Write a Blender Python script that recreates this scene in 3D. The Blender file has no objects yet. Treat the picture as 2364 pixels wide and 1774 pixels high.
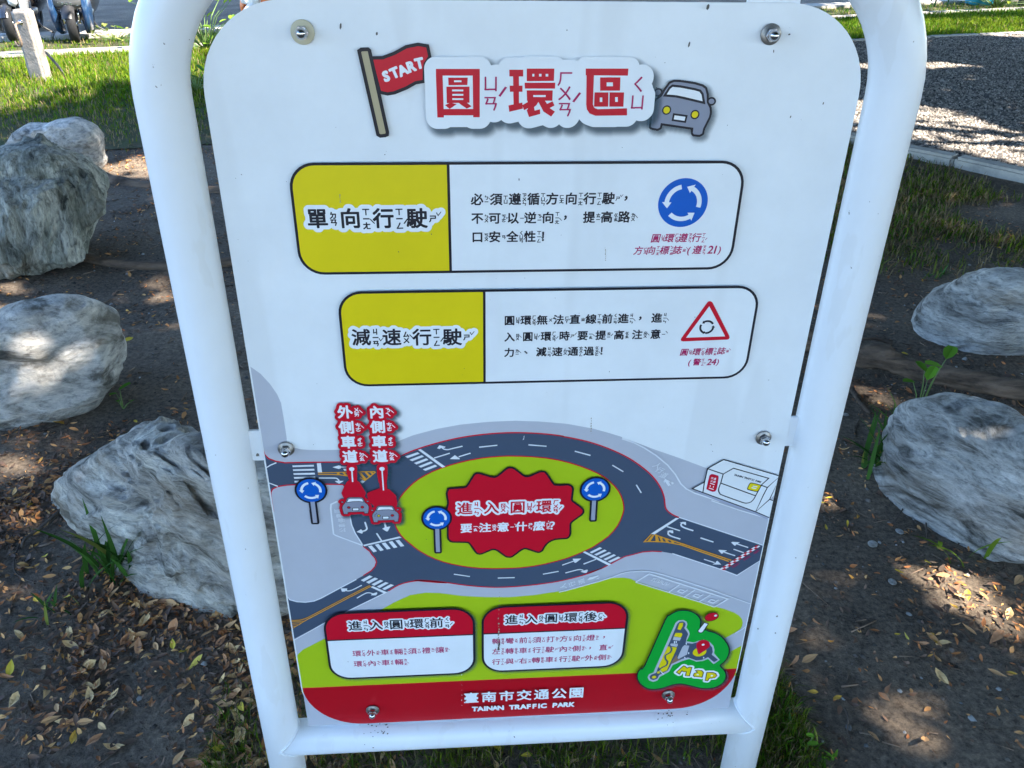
import bpy, bmesh, math, random
import numpy as np
from mathutils import Vector, Matrix, noise
from mathutils.geometry import tessellate_polygon

scene = bpy.context.scene
COL = scene.collection
random.seed(7)
rng = np.random.default_rng(11)

# ------------------------------------------------------------------ camera
CAMZ = 1.5
F = 1942.48
CAMPOS = np.array([-0.1017, -0.9927, CAMZ])
R = np.array([[0.9976232, -0.0675604, 0.0135477],
              [0.0220475, 0.4992538, 0.8661752],
              [0.0652829, 0.8638178, -0.4995567]])      # rows: right, up, forward
ZT = CAMZ - 0.09562                                       # top edge of the sign panel
cam = bpy.data.cameras.new('camera')
cam.sensor_width = 36.0
cam.lens = F / 2364 * 36.0
cam.clip_start = 0.02
cam.clip_end = 900
camo = bpy.data.objects.new('camera', cam)
COL.objects.link(camo)
M = Matrix.Identity(4)
for i in range(3):
    M[i][0] = R[0][i]; M[i][1] = R[1][i]; M[i][2] = -R[2][i]; M[i][3] = CAMPOS[i]
camo.matrix_world = M
scene.camera = camo

# ------------------------------------------------------------------ daylight
SUN = Vector((0.94, -0.37, 1.0)).normalized()             # towards the sun
world = bpy.data.worlds.new('World')
scene.world = world
world.use_nodes = True
wn = world.node_tree.nodes; wl = world.node_tree.links
bg = wn['Background']
sky = wn.new('ShaderNodeTexSky')
sky.sky_type = 'NISHITA'
sky.sun_disc = False
sky.sun_elevation = math.asin(SUN.z)
sky.sun_rotation = math.atan2(SUN.x, SUN.y)
sky.air_density = 1.0
sky.dust_density = 0.2
sky.ozone_density = 5.5
wl.new(sky.outputs[0], bg.inputs[0])
bg.inputs[1].default_value = 0.15
sun = bpy.data.lights.new('sun', 'SUN')
sun.energy = 4.6
sun.angle = math.radians(0.53)
sun.color = (1.0, 0.93, 0.82)
suno = bpy.data.objects.new('sun', sun)
COL.objects.link(suno)
suno.rotation_euler = SUN.to_track_quat('Z', 'Y').to_euler()
suno.location = (8, -4, 12)
scene.view_settings.view_transform = 'Standard'
scene.view_settings.look = 'None'
scene.view_settings.exposure = 2.5
scene.view_settings.gamma = 1.0

# ------------------------------------------------------------------ helpers
def ray(px, py):
    return R.T @ np.array([(px - 1182) / F, -(py - 887) / F, 1.0])
def P(px, py):
    """photo position on the sign's face -> (x, z) of the sign"""
    d = ray(px, py); t = -CAMPOS[1] / d[1]; q = CAMPOS + t * d
    return (q[0], q[2])
def G(px, py, z=0.0):
    """photo position on the ground -> (x, y)"""
    d = ray(px, py); t = (z - CAMPOS[2]) / d[2]; q = CAMPOS + t * d
    return (q[0], q[1])
def PROJ(x, y, z):
    q = R @ (np.array([x, y, z]) - CAMPOS)
    return 1182 + F * q[0] / q[2], 887 - F * q[1] / q[2]

def tag(o, label=None, cat=None, group=None, kind=None):
    if label: o['label'] = label
    if cat: o['category'] = cat
    if group: o['group'] = group
    if kind: o['kind'] = kind
    return o
def empty(name, loc, rz=0.0):
    o = bpy.data.objects.new(name, None)
    o.empty_display_size = 0.1
    COL.objects.link(o); o.location = loc; o.rotation_euler = (0, 0, rz)
    return o
def mesh_obj(name, verts, faces, mats, parent=None, smooth=False, matidx=None):
    me = bpy.data.meshes.new(name)
    me.from_pydata([tuple(v) for v in verts], [], [tuple(f) for f in faces])
    if not isinstance(mats, (list, tuple)): mats = [mats]
    for m in mats: me.materials.append(m)
    if matidx is not None: me.polygons.foreach_set('material_index', np.asarray(matidx, dtype=np.int32))
    if smooth: me.polygons.foreach_set('use_smooth', [True] * len(me.polygons))
    me.update()
    o = bpy.data.objects.new(name, me)
    COL.objects.link(o)
    if parent is not None: o.parent = parent
    return o
def bm_obj(name, bm, mats, parent=None, smooth=True):
    me = bpy.data.meshes.new(name)
    bm.normal_update(); bm.to_mesh(me); bm.free()
    if not isinstance(mats, (list, tuple)): mats = [mats]
    for m in mats: me.materials.append(m)
    if smooth: me.polygons.foreach_set('use_smooth', [True] * len(me.polygons))
    o = bpy.data.objects.new(name, me)
    COL.objects.link(o)
    if parent is not None: o.parent = parent
    return o

def mat(name, color, rough=0.6, metal=0.0, spec=0.5, noise_amt=0.0, noise_scale=20.0, bump=0.0, bump_scale=60.0,
        color2=None, stretch=None, coat=0.0, detail=6.0, object_random=0.0, trans=0.0, rough2=None):
    m = bpy.data.materials.new(name)
    m.use_nodes = True
    nt = m.node_tree; n = nt.nodes; l = nt.links
    b = n['Principled BSDF']
    b.inputs['Base Color'].default_value = (*color, 1)
    b.inputs['Roughness'].default_value = rough
    b.inputs['Metallic'].default_value = metal
    b.inputs['Specular IOR Level'].default_value = spec
    b.inputs['Coat Weight'].default_value = coat
    tc = n.new('ShaderNodeTexCoord'); mp = n.new('ShaderNodeMapping')
    l.new(tc.outputs['Object'], mp.inputs[0])
    if stretch: mp.inputs['Scale'].default_value = stretch
    col = None
    if noise_amt > 0 or color2:
        nz = n.new('ShaderNodeTexNoise'); nz.inputs['Scale'].default_value = noise_scale
        nz.inputs['Detail'].default_value = detail; nz.inputs['Roughness'].default_value = 0.65
        l.new(mp.outputs[0], nz.inputs['Vector'])
        rp = n.new('ShaderNodeValToRGB')
        c2 = color2 if color2 else tuple(max(0, c * (1 - noise_amt)) for c in color)
        rp.color_ramp.elements[0].position = 0.35; rp.color_ramp.elements[1].position = 0.65
        rp.color_ramp.elements[0].color = (*c2, 1); rp.color_ramp.elements[1].color = (*color, 1)
        l.new(nz.outputs[0], rp.inputs[0]); col = rp.outputs[0]
        if rough2 is not None:
            mr = n.new('ShaderNodeMapRange'); mr.inputs[3].default_value = rough; mr.inputs[4].default_value = rough2
            l.new(nz.outputs[0], mr.inputs[0]); l.new(mr.outputs[0], b.inputs['Roughness'])
    if object_random > 0:
        oi = n.new('ShaderNodeObjectInfo'); hs = n.new('ShaderNodeHueSaturation')
        mr = n.new('ShaderNodeMapRange'); mr.inputs[3].default_value = 1 - object_random; mr.inputs[4].default_value = 1 + object_random
        l.new(oi.outputs['Random'], mr.inputs[0]); l.new(mr.outputs[0], hs.inputs['Value'])
        if col is not None: l.new(col, hs.inputs['Color'])
        else: hs.inputs['Color'].default_value = (*color, 1)
        col = hs.outputs[0]
    if col is not None: l.new(col, b.inputs['Base Color'])
    if bump > 0:
        nb = n.new('ShaderNodeTexNoise'); nb.inputs['Scale'].default_value = bump_scale; nb.inputs['Detail'].default_value = 8
        l.new(mp.outputs[0], nb.inputs['Vector'])
        bp = n.new('ShaderNodeBump'); bp.inputs['Strength'].default_value = 1.0; bp.inputs['Distance'].default_value = bump
        l.new(nb.outputs[0], bp.inputs['Height']); l.new(bp.outputs[0], b.inputs['Normal'])
    return m

def attr_mat(name, rough=0.7, spec=0.3, trans=0.0, bump=0.0, bump_scale=80):
    """colour from the 'col' face/point colour of the mesh (the thing's own colour)"""
    m = bpy.data.materials.new(name); m.use_nodes = True
    n = m.node_tree.nodes; l = m.node_tree.links; b = n['Principled BSDF']
    a = n.new('ShaderNodeAttribute'); a.attribute_name = 'col'
    l.new(a.outputs['Color'], b.inputs['Base Color'])
    b.inputs['Roughness'].default_value = rough
    b.inputs['Specular IOR Level'].default_value = spec
    if trans > 0:
        tr = n.new('ShaderNodeBsdfTranslucent'); mx = n.new('ShaderNodeMixShader')
        l.new(a.outputs['Color'], tr.inputs[0]); mx.inputs[0].default_value = trans
        l.new(b.outputs[0], mx.inputs[1]); l.new(tr.outputs[0], mx.inputs[2])
        l.new(mx.outputs[0], n['Material Output'].inputs[0])
    return m

def set_col(me, cols, domain='POINT'):
    at = me.color_attributes.new('col', 'FLOAT_COLOR', domain)
    c = np.ones((len(cols), 4), dtype=np.float32); c[:, :3] = cols
    at.data.foreach_set('color', c.ravel())

def fast_mesh(name, verts, faces_flat, sizes, mats, cols=None, parent=None, smooth=False):
    me = bpy.data.meshes.new(name)
    nv = len(verts); nl = len(faces_flat); nf = len(sizes)
    me.vertices.add(nv); me.vertices.foreach_set('co', np.asarray(verts, dtype=np.float32).ravel())
    me.loops.add(nl); me.loops.foreach_set('vertex_index', np.asarray(faces_flat, dtype=np.int32))
    me.polygons.add(nf)
    st = np.concatenate([[0], np.cumsum(sizes)[:-1]]).astype(np.int32)
    me.polygons.foreach_set('loop_start', st)
    if smooth: me.polygons.foreach_set('use_smooth', [True] * nf)
    me.update(calc_edges=True); me.validate()
    if not isinstance(mats, (list, tuple)): mats = [mats]
    for m in mats: me.materials.append(m)
    if cols is not None: set_col(me, cols)
    o = bpy.data.objects.new(name, me); COL.objects.link(o)
    if parent is not None: o.parent = parent
    return o

def tube_mesh(pts, radii, seg=16, caps=True):
    """verts, faces of a tube along pts"""
    pts = [Vector(p) for p in pts]
    if not hasattr(radii, '__len__'): radii = [radii] * len(pts)
    V = []; Fc = []
    up = None
    for i, p in enumerate(pts):
        if i == 0: t = (pts[1] - p)
        elif i == len(pts) - 1: t = (p - pts[i - 1])
        else: t = (pts[i + 1] - pts[i - 1])
        t.normalize()
        if up is None:
            up = Vector((0, 1, 0)) if abs(t.y) < 0.8 else Vector((1, 0, 0))
        s = t.cross(up); s.normalize(); up = s.cross(t); up.normalize()
        for k in range(seg):
            a = 2 * math.pi * k / seg
            V.append(p + (s * math.cos(a) + up * math.sin(a)) * radii[i])
    for i in range(len(pts) - 1):
        for k in range(seg):
            k2 = (k + 1) % seg
            Fc.append((i * seg + k, i * seg + k2, (i + 1) * seg + k2, (i + 1) * seg + k))
    if caps:
        Fc.append(tuple(range(seg))[::-1]); Fc.append(tuple(range((len(pts) - 1) * seg, len(pts) * seg)))
    return V, Fc
def tube(name, pts, radii, m, parent=None, seg=16):
    V, Fc = tube_mesh(pts, radii, seg)
    return mesh_obj(name, V, Fc, m, parent, smooth=True)
def lathe(name, prof, m, parent=None, seg=24, axis='z', mw=None):
    V = []; Fc = []
    for (r, h) in prof:
        for k in range(seg):
            a = 2 * math.pi * k / seg
            if axis == 'z': V.append((r * math.cos(a), r * math.sin(a), h))
            else: V.append((r * math.cos(a), -h, r * math.sin(a)))
    for i in range(len(prof) - 1):
        for k in range(seg):
            k2 = (k + 1) % seg
            Fc.append((i * seg + k, i * seg + k2, (i + 1) * seg + k2, (i + 1) * seg + k))
    Fc.append(tuple(range(seg))[::-1]); Fc.append(tuple(range((len(prof) - 1) * seg, len(prof) * seg)))
    if mw is not None: V = [mw @ Vector(v) for v in V]
    return mesh_obj(name, V, Fc, m, parent, smooth=True)
def fbm(p, o=4, H=0.6):
    s = 0; a = 1.0; f = 1.0
    for _ in range(o):
        s += a * noise.noise(p * f); a *= H; f *= 2.03
    return s
# ------------------------------------------------------------------ flat print on the sign's face
XL, XR = -0.3728, 0.3740
ORDER = [0]
STEP = 0.000012
def zl(z, pts):                      # zoom-window coordinates -> photo coordinates
    return [(z[0] + x * z[2], z[1] + y * z[2]) for x, y in pts]
Z1 = (450, 0, .27125); Z2 = (950, 50, .27125); Z3 = (1450, 0, .27125); Z4 = (640, 350, .22604); Z5 = (1040, 350, .22604)
Z6 = (1340, 350, .22604); Z7 = (770, 640, .22604); Z8 = (1130, 650, .18083); Z9 = (1480, 650, .18083); Z10 = (560, 840, .18083)
Z11 = (740, 910, .11754); Z12 = (600, 1060, .16275); Z13 = (740, 1080, .09946); Z14 = (900, 960, .18083); Z15 = (1260, 960, .18083)
Z16 = (1560, 1020, .13562); Z17 = (1460, 1160, .15371); Z18 = (640, 1280, .18083); Z19 = (960, 1180, .18083); Z20 = (1100, 1370, .16750)
Z21 = (1440, 1370, .13562); Z22 = (740, 1390, .16750); Z23 = (960, 1560, .22604)
Y1 = (1670, 1240, .04521); Y2 = (1340, 1240, .05425); Y3 = (1290, 1300, .05425); Y4 = (1640, 1080, .05425)
Y5 = (1480, 1300, .05425); Y6 = (700, 1140, .05425); Y7 = (1500, 1050, .04819)

def pmat(name, c, rough=0.34):
    m = mat(name, c, rough=rough, spec=0.35, noise_amt=0.07, noise_scale=9.0, detail=8)
    return m
WHITE = (0.79, 0.81, 0.83)
PM = {k: pmat('print_' + k, v) for k, v in dict(
    white=WHITE, halo=(0.80, 0.82, 0.845), black=(0.012, 0.012, 0.02), red=(0.58, 0.004, 0.022), deepred=(0.46, 0.003, 0.012),  # footer red is darkened in its colour for the weaker light down there
    yellow=(0.76, 0.60, 0.006), lime=(0.40, 0.54, 0.012), road=(0.060, 0.085, 0.135), grey=(0.47, 0.48, 0.54), paleline=(0.74, 0.76, 0.80),
    blue=(0.003, 0.105, 0.50), green=(0.004, 0.36, 0.035), orange=(0.72, 0.32, 0.035), tan=(0.43, 0.36, 0.22), cargrey=(0.25, 0.265, 0.33),
    pole=(0.33, 0.34, 0.42), brown=(0.26, 0.16, 0.10), magenta=(0.42, 0.006, 0.10), shadowline=(0.36, 0.38, 0.48)).items()}

def to_plane(pts): return [P(x, y) for x, y in pts]
def smooth_poly(pts, n=4, closed=True):
    out = []; N = len(pts)
    rngi = range(N) if closed else range(N - 1)
    for i in rngi:
        if closed: p0, p1, p2, p3 = pts[(i - 1) % N], pts[i], pts[(i + 1) % N], pts[(i + 2) % N]
        else: p0, p1, p2, p3 = pts[max(i - 1, 0)], pts[i], pts[i + 1], pts[min(i + 2, N - 1)]
        for k in range(n):
            t = k / n; t2 = t * t; t3 = t2 * t
            out.append(tuple(0.5 * ((2 * p1[j]) + (-p0[j] + p2[j]) * t + (2 * p0[j] - 5 * p1[j] + 4 * p2[j] - p3[j]) * t2
                                    + (-p0[j] + 3 * p1[j] - 3 * p2[j] + p3[j]) * t3) for j in range(2)))
    if not closed: out.append(pts[-1])
    return out
def clipx(poly):
    for lim, sgn in ((XL, 1), (XR, -1)):
        out = []
        for i in range(len(poly)):
            a = poly[i - 1]; b = poly[i]
            ia = (a[0] - lim) * sgn >= 0; ib = (b[0] - lim) * sgn >= 0
            if ia != ib:
                t = (lim - a[0]) / (b[0] - a[0]); out.append((lim, a[1] + t * (b[1] - a[1])))
            if ib: out.append(b)
        poly = out
        if not poly: break
    return poly
def dedupe(poly):
    out = []
    for p in poly:
        if not out or (abs(p[0] - out[-1][0]) + abs(p[1] - out[-1][1])) > 1e-6: out.append(p)
    if len(out) > 1 and (abs(out[0][0] - out[-1][0]) + abs(out[0][1] - out[-1][1])) < 1e-6: out.pop()
    return out
def tris_of(poly):
    return tessellate_polygon([[Vector((x, z, 0)) for x, z in poly]])
def round_rect(l, t, r, b, rad, n=8):
    pts = []
    for cx, cz, a0 in ((r - rad, t - rad, 0), (l + rad, t - rad, 90), (l + rad, b + rad, 180), (r - rad, b + rad, 270)):
        for k in range(n + 1):
            a = math.radians(a0 + 90 * k / n); pts.append((cx + rad * math.cos(a), cz + rad * math.sin(a)))
    return pts
def ellipse(c, rx, rz=None, n=40, rot=0):
    rz = rz or rx
    cr, sr = math.cos(rot), math.sin(rot)
    return [(c[0] + rx * math.cos(2 * math.pi * k / n) * cr - rz * math.sin(2 * math.pi * k / n) * sr,
             c[1] + rx * math.cos(2 * math.pi * k / n) * sr + rz * math.sin(2 * math.pi * k / n) * cr) for k in range(n)]

class Print:
    """one printed piece: flat coloured shapes laid on the sign's face"""
    def __init__(self): self.V = []; self.F = []; self.MI = []; self.mats = []; self.tri2d = []
    def _mi(self, m):
        if m not in self.mats: self.mats.append(m)
        return self.mats.index(m)
    def raw(self, pts2, faces, m, keep=True):
        ORDER[0] += 1
        y = -ORDER[0] * STEP
        b = len(self.V); mi = self._mi(m)
        self.V += [(x, y, z) for x, z in pts2]
        for f in faces:
            self.F.append(tuple(b + i for i in f)); self.MI.append(mi)
            if keep:
                for k in range(1, len(f) - 1): self.tri2d.append((pts2[f[0]], pts2[f[k]], pts2[f[k + 1]]))
    def fill(self, poly, m, px=True, smooth=0, clip=True):
        if smooth: poly = smooth_poly(poly, smooth)
        if px: poly = to_plane(poly)
        if clip: poly = clipx(poly)
        poly = dedupe(poly)
        if len(poly) < 3: return
        self.raw(poly, tris_of(poly), m)
    def stroke(self, pts, w, m, px=True, closed=False, smooth=0, clip=True):
        if smooth: pts = smooth_poly(pts, smooth, closed)
        if px: pts = to_plane(pts)
        pts = dedupe(pts)
        N = len(pts)
        if N < 2: return
        Vv = []
        for i in range(N):
            p = Vector(pts[i])
            a = Vector(pts[i - 1]) if (i > 0 or closed) else None
            c = Vector(pts[(i + 1) % N]) if (i < N - 1 or closed) else None
            d1 = (p - a).normalized() if a is not None else None
            d2 = (c - p).normalized() if c is not None else None
            if d1 is None: d1 = d2
            if d2 is None: d2 = d1
            n1 = Vector((-d1.y, d1.x)); n2 = Vector((-d2.y, d2.x))
            nn = n1 + n2
            if nn.length < 1e-6: nn = n1
            nn.normalize(); k = max(0.45, nn.dot(n1))
            o = nn * (w / 2 / k)
            q = [p + o, p - o]
            if clip: q = [Vector((min(max(v.x, XL), XR), v.y)) for v in q]
            Vv += [tuple(v) for v in q]
        fs = []
        for i in range(N if closed else N - 1):
            j = (i + 1) % N
            fs.append((2 * i, 2 * j, 2 * j + 1, 2 * i + 1))
        self.raw(Vv, fs, m)
    def ring(self, c, r, w, m, rz=None, rot=0, n=40):
        self.stroke(ellipse(c, r, rz, n, rot), w, m, px=False, closed=True)
    def disc(self, c, r, m, rz=None, rot=0, n=40):
        self.raw(ellipse(c, r, rz, n, rot), [tuple(range(n))], m)
    def build(self, name, parent, label=None):
        if not self.V: return None
        o = mesh_obj(name, self.V, self.F, [PM[m] for m in self.mats], parent, matidx=self.MI)
        if label: o['label'] = label
        return o

# ---- glyphs from the built-in font
GC = {}
def glyph_raw(ch):
    cu = bpy.data.curves.new('t', 'FONT'); cu.body = ch; cu.size = 1; cu.resolution_u = 3
    o = bpy.data.objects.new('t', cu); COL.objects.link(o)
    dg = bpy.context.evaluated_depsgraph_get()
    me = bpy.data.meshes.new_from_object(o.evaluated_get(dg), depsgraph=dg)
    v = [(p.co.x, p.co.y) for p in me.vertices]; f = [tuple(p.vertices) for p in me.polygons]
    bpy.data.objects.remove(o); bpy.data.curves.remove(cu); bpy.data.meshes.remove(me)
    return v, f
def glyph(ch, off=0.0):
    """outline of a character, made heavier by off (in em) all round"""
    key = (ch, round(off, 4))
    if key in GC: return GC[key]
    v, f = glyph_raw(ch)
    if off > 0 and v:
        h = 1 / 80
        tris = [(v[q[0]], v[q[k]], v[q[k + 1]]) for q in f for k in range(1, len(q) - 1)]
        g, mn = raster(tris, h, off + 2 * h)
        r = off + h * 0.5
        d = edt(g, r / h + 2) * h
        v, f = iso_faces(r - d, mn, h)
    GC[key] = (v, f)
    return GC[key]
RUBY = {k[0]: k[1:] for k in '單ㄉㄢ 向ㄒㄧㄤˋ 行ㄒㄧㄥˊ 駛ㄕˇ 必ㄅㄧˋ 須ㄒㄩ 遵ㄗㄨㄣ 循ㄒㄩㄣˊ 方ㄈㄤ 不ㄅㄨˋ 可ㄎㄜˇ 以ㄧˇ 逆ㄋㄧˋ 提ㄊㄧˊ 高ㄍㄠ 路ㄌㄨˋ 口ㄎㄡˇ 安ㄢ 全ㄑㄩㄢˊ 性ㄒㄧㄥˋ 圓ㄩㄢˊ 環ㄏㄨㄢˊ 標ㄅㄧㄠ 誌ㄓˋ 減ㄐㄧㄢˇ 速ㄙㄨˋ 無ㄨˊ 法ㄈㄚˇ 直ㄓˊ 線ㄒㄧㄢˋ 前ㄑㄧㄢˊ 進ㄐㄧㄣˋ 入ㄖㄨˋ 時ㄕˊ 要ㄧㄠˋ 注ㄓㄨˋ 意ㄧˋ 力ㄌㄧˋ 通ㄊㄨㄥ 過ㄍㄨㄛˋ 警ㄐㄧㄥˇ 外ㄨㄞˋ 內ㄋㄟˋ 側ㄘㄜˋ 車ㄔㄜ 道ㄉㄠˋ 什ㄕㄣˊ 麼ㄇㄜ˙ 輛ㄌㄧㄤˋ 禮ㄌㄧˇ 讓ㄖㄤˋ 轉ㄓㄨㄢˇ 彎ㄨㄢ 打ㄉㄚˇ 燈ㄉㄥ 左ㄗㄨㄛˇ 與ㄩˇ 右ㄧㄡˋ 後ㄏㄡˋ 區ㄑㄩ'.split()}
TONES = 'ˊˇˋ˙'
def place(pr, ch, c, em, m, off=0.018, shear=0.0, rot=0.0, sx=1.0, sz=1.0, center=True, acc=None):
    v, f = glyph(ch, off)
    if not v: return
    cj = ord(ch) > 0x2e80
    if cj and center: ox, oy = 0.5, 0.36
    else:
        xs = [p[0] for p in v]; ys = [p[1] for p in v]; ox, oy = (min(xs) + max(xs)) / 2, (min(ys) + max(ys)) / 2
        if not cj and ch not in TONES: oy = 0.36
    cr, sr = math.cos(rot), math.sin(rot); out = []
    for x, y in v:
        x = (x - ox) * em * sx; y = (y - oy) * em * sz
        x += shear * y
        out.append((c[0] + x * cr - y * sr, c[1] + x * sr + y * cr))
    acc.append((out, f, m))
def flush(pr, acc):
    V = {}; 
    for out, f, m in acc:
        vv, ff = V.setdefault(m, ([], []))
        b = len(vv); vv += out; ff += [tuple(b + i for i in q) for q in f]
    for m, (vv, ff) in V.items(): pr.raw(vv, ff, m)
def tone(pr, t, c, em, m, acc):
    """draw a tone mark as a short stroke"""
    e = em
    if t == 'ˊ': q = [(-.12, -.13), (-.05, -.16), (.17, .14), (.10, .17)]
    elif t == 'ˋ': q = [(-.15, .13), (-.10, .17), (.15, -.11), (.11, -.16)]
    elif t == 'ˇ':
        q = [(-.15, .08), (-.09, .11), (-.03, -.04), (.14, .16), (.17, .13), (-.03, -.13)]
    else:
        q = [(.05 * math.cos(a * .785), .05 * math.sin(a * .785)) for a in range(8)]
    out = [(c[0] + x * e, c[1] + y * e) for x, y in q]
    acc.append((out, [tuple(t) for t in tris_of(out)], m))
def text_row(pr, chars, xs, y0, y1, z, em_px, m, off=0.02, shear=0.0, ruby=True, sx=1.0, sz=1.0, rubym=None, vert=None):
    """characters at their measured places; phonetic signs to the right of each"""
    acc = []
    n = len(chars)
    rows = vert if vert else [(xs[i], y0 + (y1 - y0) * ((xs[i] - xs[0]) / max(1, (xs[-1] - xs[0])))) for i in range(n)]
    for ch, (x, y) in zip(chars, rows):
        if ch == ' ': continue
        px, py = z[0] + x * z[2], z[1] + y * z[2]
        c = P(px, py)
        em = (P(px + em_px * z[2] / 2, py)[0] - P(px - em_px * z[2] / 2, py)[0]) * 1.06
        if ch in '，、！？()': 
            place(pr, ch, c, em, m, off, shear, acc=acc, center=ch in '！？', sx=sx, sz=sz)
        elif ord(ch) < 128:
            place(pr, ch, c, em * 1.25, m, off, shear, acc=acc, sx=sx, sz=sz)
        else:
            place(pr, ch, c, em, m, off, shear, acc=acc, sx=sx, sz=sz)
            if ruby and ch in RUBY:
                rb = RUBY[ch]; t = rb[-1] if rb[-1] in TONES else ''
                sy = rb[:-1] if t else rb
                k = len(sy); st = 0.34 * em; rx = c[0] + 0.74 * em
                rm = rubym or m
                for i, s in enumerate(sy):
                    place(pr, s, (rx, c[1] + ((k - 1) / 2 - i) * st - 0.02 * em), em * 0.36, rm, 0.045, shear, acc=acc)
                if t:
                    if t == '˙': tone(pr, t, (rx, c[1] + ((k - 1) / 2 + .85) * st), em, rm, acc)
                    else: tone(pr, t, (rx + 0.27 * em, c[1] - (k - 1) / 2 * st + 0.2 * em), em * 0.8, rm, acc)
    flush(pr, acc)

# ---- outline fields (white or red cut-out borders and printed soft shadows)
def raster(tris, h, pad):
    A = np.array([[p for p in t] for t in tris], dtype=float)
    mn = A.reshape(-1, 2).min(0) - pad; mx = A.reshape(-1, 2).max(0) + pad
    nx, nz = int((mx[0] - mn[0]) / h) + 2, int((mx[1] - mn[1]) / h) + 2
    g = np.zeros((nz, nx), bool)
    for t in A:
        i0 = np.floor((t.min(0) - mn) / h).astype(int); i1 = np.ceil((t.max(0) - mn) / h).astype(int) + 1
        X = mn[0] + np.arange(i0[0], i1[0]) * h; Zz = mn[1] + np.arange(i0[1], i1[1]) * h
        XX, ZZ = np.meshgrid(X, Zz)
        def e(a, b): return (b[0] - a[0]) * (ZZ - a[1]) - (b[1] - a[1]) * (XX - a[0])
        d0, d1, d2 = e(t[0], t[1]), e(t[1], t[2]), e(t[2], t[0])
        ins = ((d0 >= 0) & (d1 >= 0) & (d2 >= 0)) | ((d0 <= 0) & (d1 <= 0) & (d2 <= 0))
        g[i0[1]:i1[1], i0[0]:i1[0]] |= ins
    return g, mn
def edt(g, R_):
    """distance in cells, cut at R_"""
    nz, nx = g.shape; BIG = 1e6
    f = np.where(g, 0.0, BIG)
    for k in range(1, nx): f[:, k] = np.minimum(f[:, k], f[:, k - 1] + 1)
    for k in range(nx - 2, -1, -1): f[:, k] = np.minimum(f[:, k], f[:, k + 1] + 1)
    f = f * f; out = f.copy(); n = int(R_) + 2
    for d in range(1, n):
        out[d:] = np.minimum(out[d:], f[:-d] + d * d); out[:-d] = np.minimum(out[:-d], f[d:] + d * d)
    return np.sqrt(out)
def iso_faces(fld, mn, h):
    """marching squares of fld>0 -> pts, faces (inside runs merged)"""
    pts = {}; V = []; Fc = []
    def vid(x, z):
        k = (round(x / h * 64), round(z / h * 64))
        if k not in pts: pts[k] = len(V); V.append((mn[0] + x, mn[1] + z))
        return pts[k]
    ins = fld > 0
    code = ins[:-1, :-1] * 1 + ins[:-1, 1:] * 2 + ins[1:, 1:] * 4 + ins[1:, :-1] * 8
    for j in range(code.shape[0]):
        row = code[j]; i = 0; nz_ = np.nonzero(row)[0]
        if len(nz_) == 0: continue
        last = -1
        for i in nz_:
            if i <= last: continue
            c = row[i]
            if c == 15:
                k = i
                while k + 1 < len(row) and row[k + 1] == 15: k += 1
                Fc.append((vid(i * h, j * h), vid((k + 1) * h, j * h), vid((k + 1) * h, (j + 1) * h), vid(i * h, (j + 1) * h)))
                last = k
            else:
                cs = [(i, j), (i + 1, j), (i + 1, j + 1), (i, j + 1)]; poly = []
                for q in range(4):
                    a = cs[q]; b = cs[(q + 1) % 4]; fa = fld[a[1], a[0]]; fb = fld[b[1], b[0]]
                    if fa > 0: poly.append(vid(a[0] * h, a[1] * h))
                    if (fa > 0) != (fb > 0):
                        t = fa / (fa - fb); poly.append(vid((a[0] + t * (b[0] - a[0])) * h, (a[1] + t * (b[1] - a[1])) * h))
                p2 = []
                for v in poly:
                    if not p2 or p2[-1] != v: p2.append(v)
                if len(p2) > 2 and p2[0] == p2[-1]: p2.pop()
                if len(p2) > 2: Fc.append(tuple(p2))
    return V, Fc
SHM = bpy.data.materials.new('printed_shadow'); SHM.use_nodes = True
_n = SHM.node_tree.nodes; _l = SHM.node_tree.links; _b = _n['Principled BSDF']
_b.inputs['Base Color'].default_value = (0.02, 0.06, 0.09, 1); _b.inputs['Roughness'].default_value = 0.5
_a = _n.new('ShaderNodeAttribute'); _a.attribute_name = 'col'; _l.new(_a.outputs['Fac'], _b.inputs['Alpha'])
def halo(pr, tris, r, m, h=0.0004, shadow=None, name='printed_shadow', parent=None, darkness=0.75):
    """border of width r round the shapes in tris; shadow=(dx,dz,blur) prints a soft shadow below it"""
    if shadow:
        hs = 0.0008; dx, dz, bl = shadow
        g, mn = raster(tris, hs, r + bl + 0.003); d = edt(g, (r + bl) / hs + 2) * hs
        a = np.clip(1 - (d - (r - bl * .45)) / (bl * 1.45), 0, 1); a = a * a * (3 - 2 * a) * darkness
        ORDER[0] += 1; y = -ORDER[0] * STEP
        nz, nx = a.shape
        use = np.zeros((nz - 1, nx - 1), bool)
        use |= (a[:-1, :-1] > 0) | (a[1:, 1:] > 0) | (a[1:, :-1] > 0) | (a[:-1, 1:] > 0)
        idx = np.arange(nz * nx).reshape(nz, nx); js, is_ = np.nonzero(use)
        quads = np.stack([idx[js, is_], idx[js, is_ + 1], idx[js + 1, is_ + 1], idx[js + 1, is_]], 1)
        ux, inv = np.unique(quads, return_inverse=True); inv = inv.reshape(quads.shape)
        X = mn[0] + (ux % nx) * hs + dx; Zc = mn[1] + (ux // nx) * hs + dz
        ok = (X > XL) & (X < XR)
        verts = np.stack([np.clip(X, XL, XR), np.full_like(X, y), Zc], 1)
        o = fast_mesh(name, verts, inv.ravel(), [4] * len(inv), SHM, np.repeat(a.ravel()[ux][:, None], 3, 1), parent)
    g, mn = raster(tris, h, r + 0.002); d = edt(g, r / h + 2) * h
    V, Fc = iso_faces(r - d, mn, h)
    V = [(min(max(x, XL), XR), z) for x, z in V]
    pr.raw(V, Fc, m, keep=False)
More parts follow.
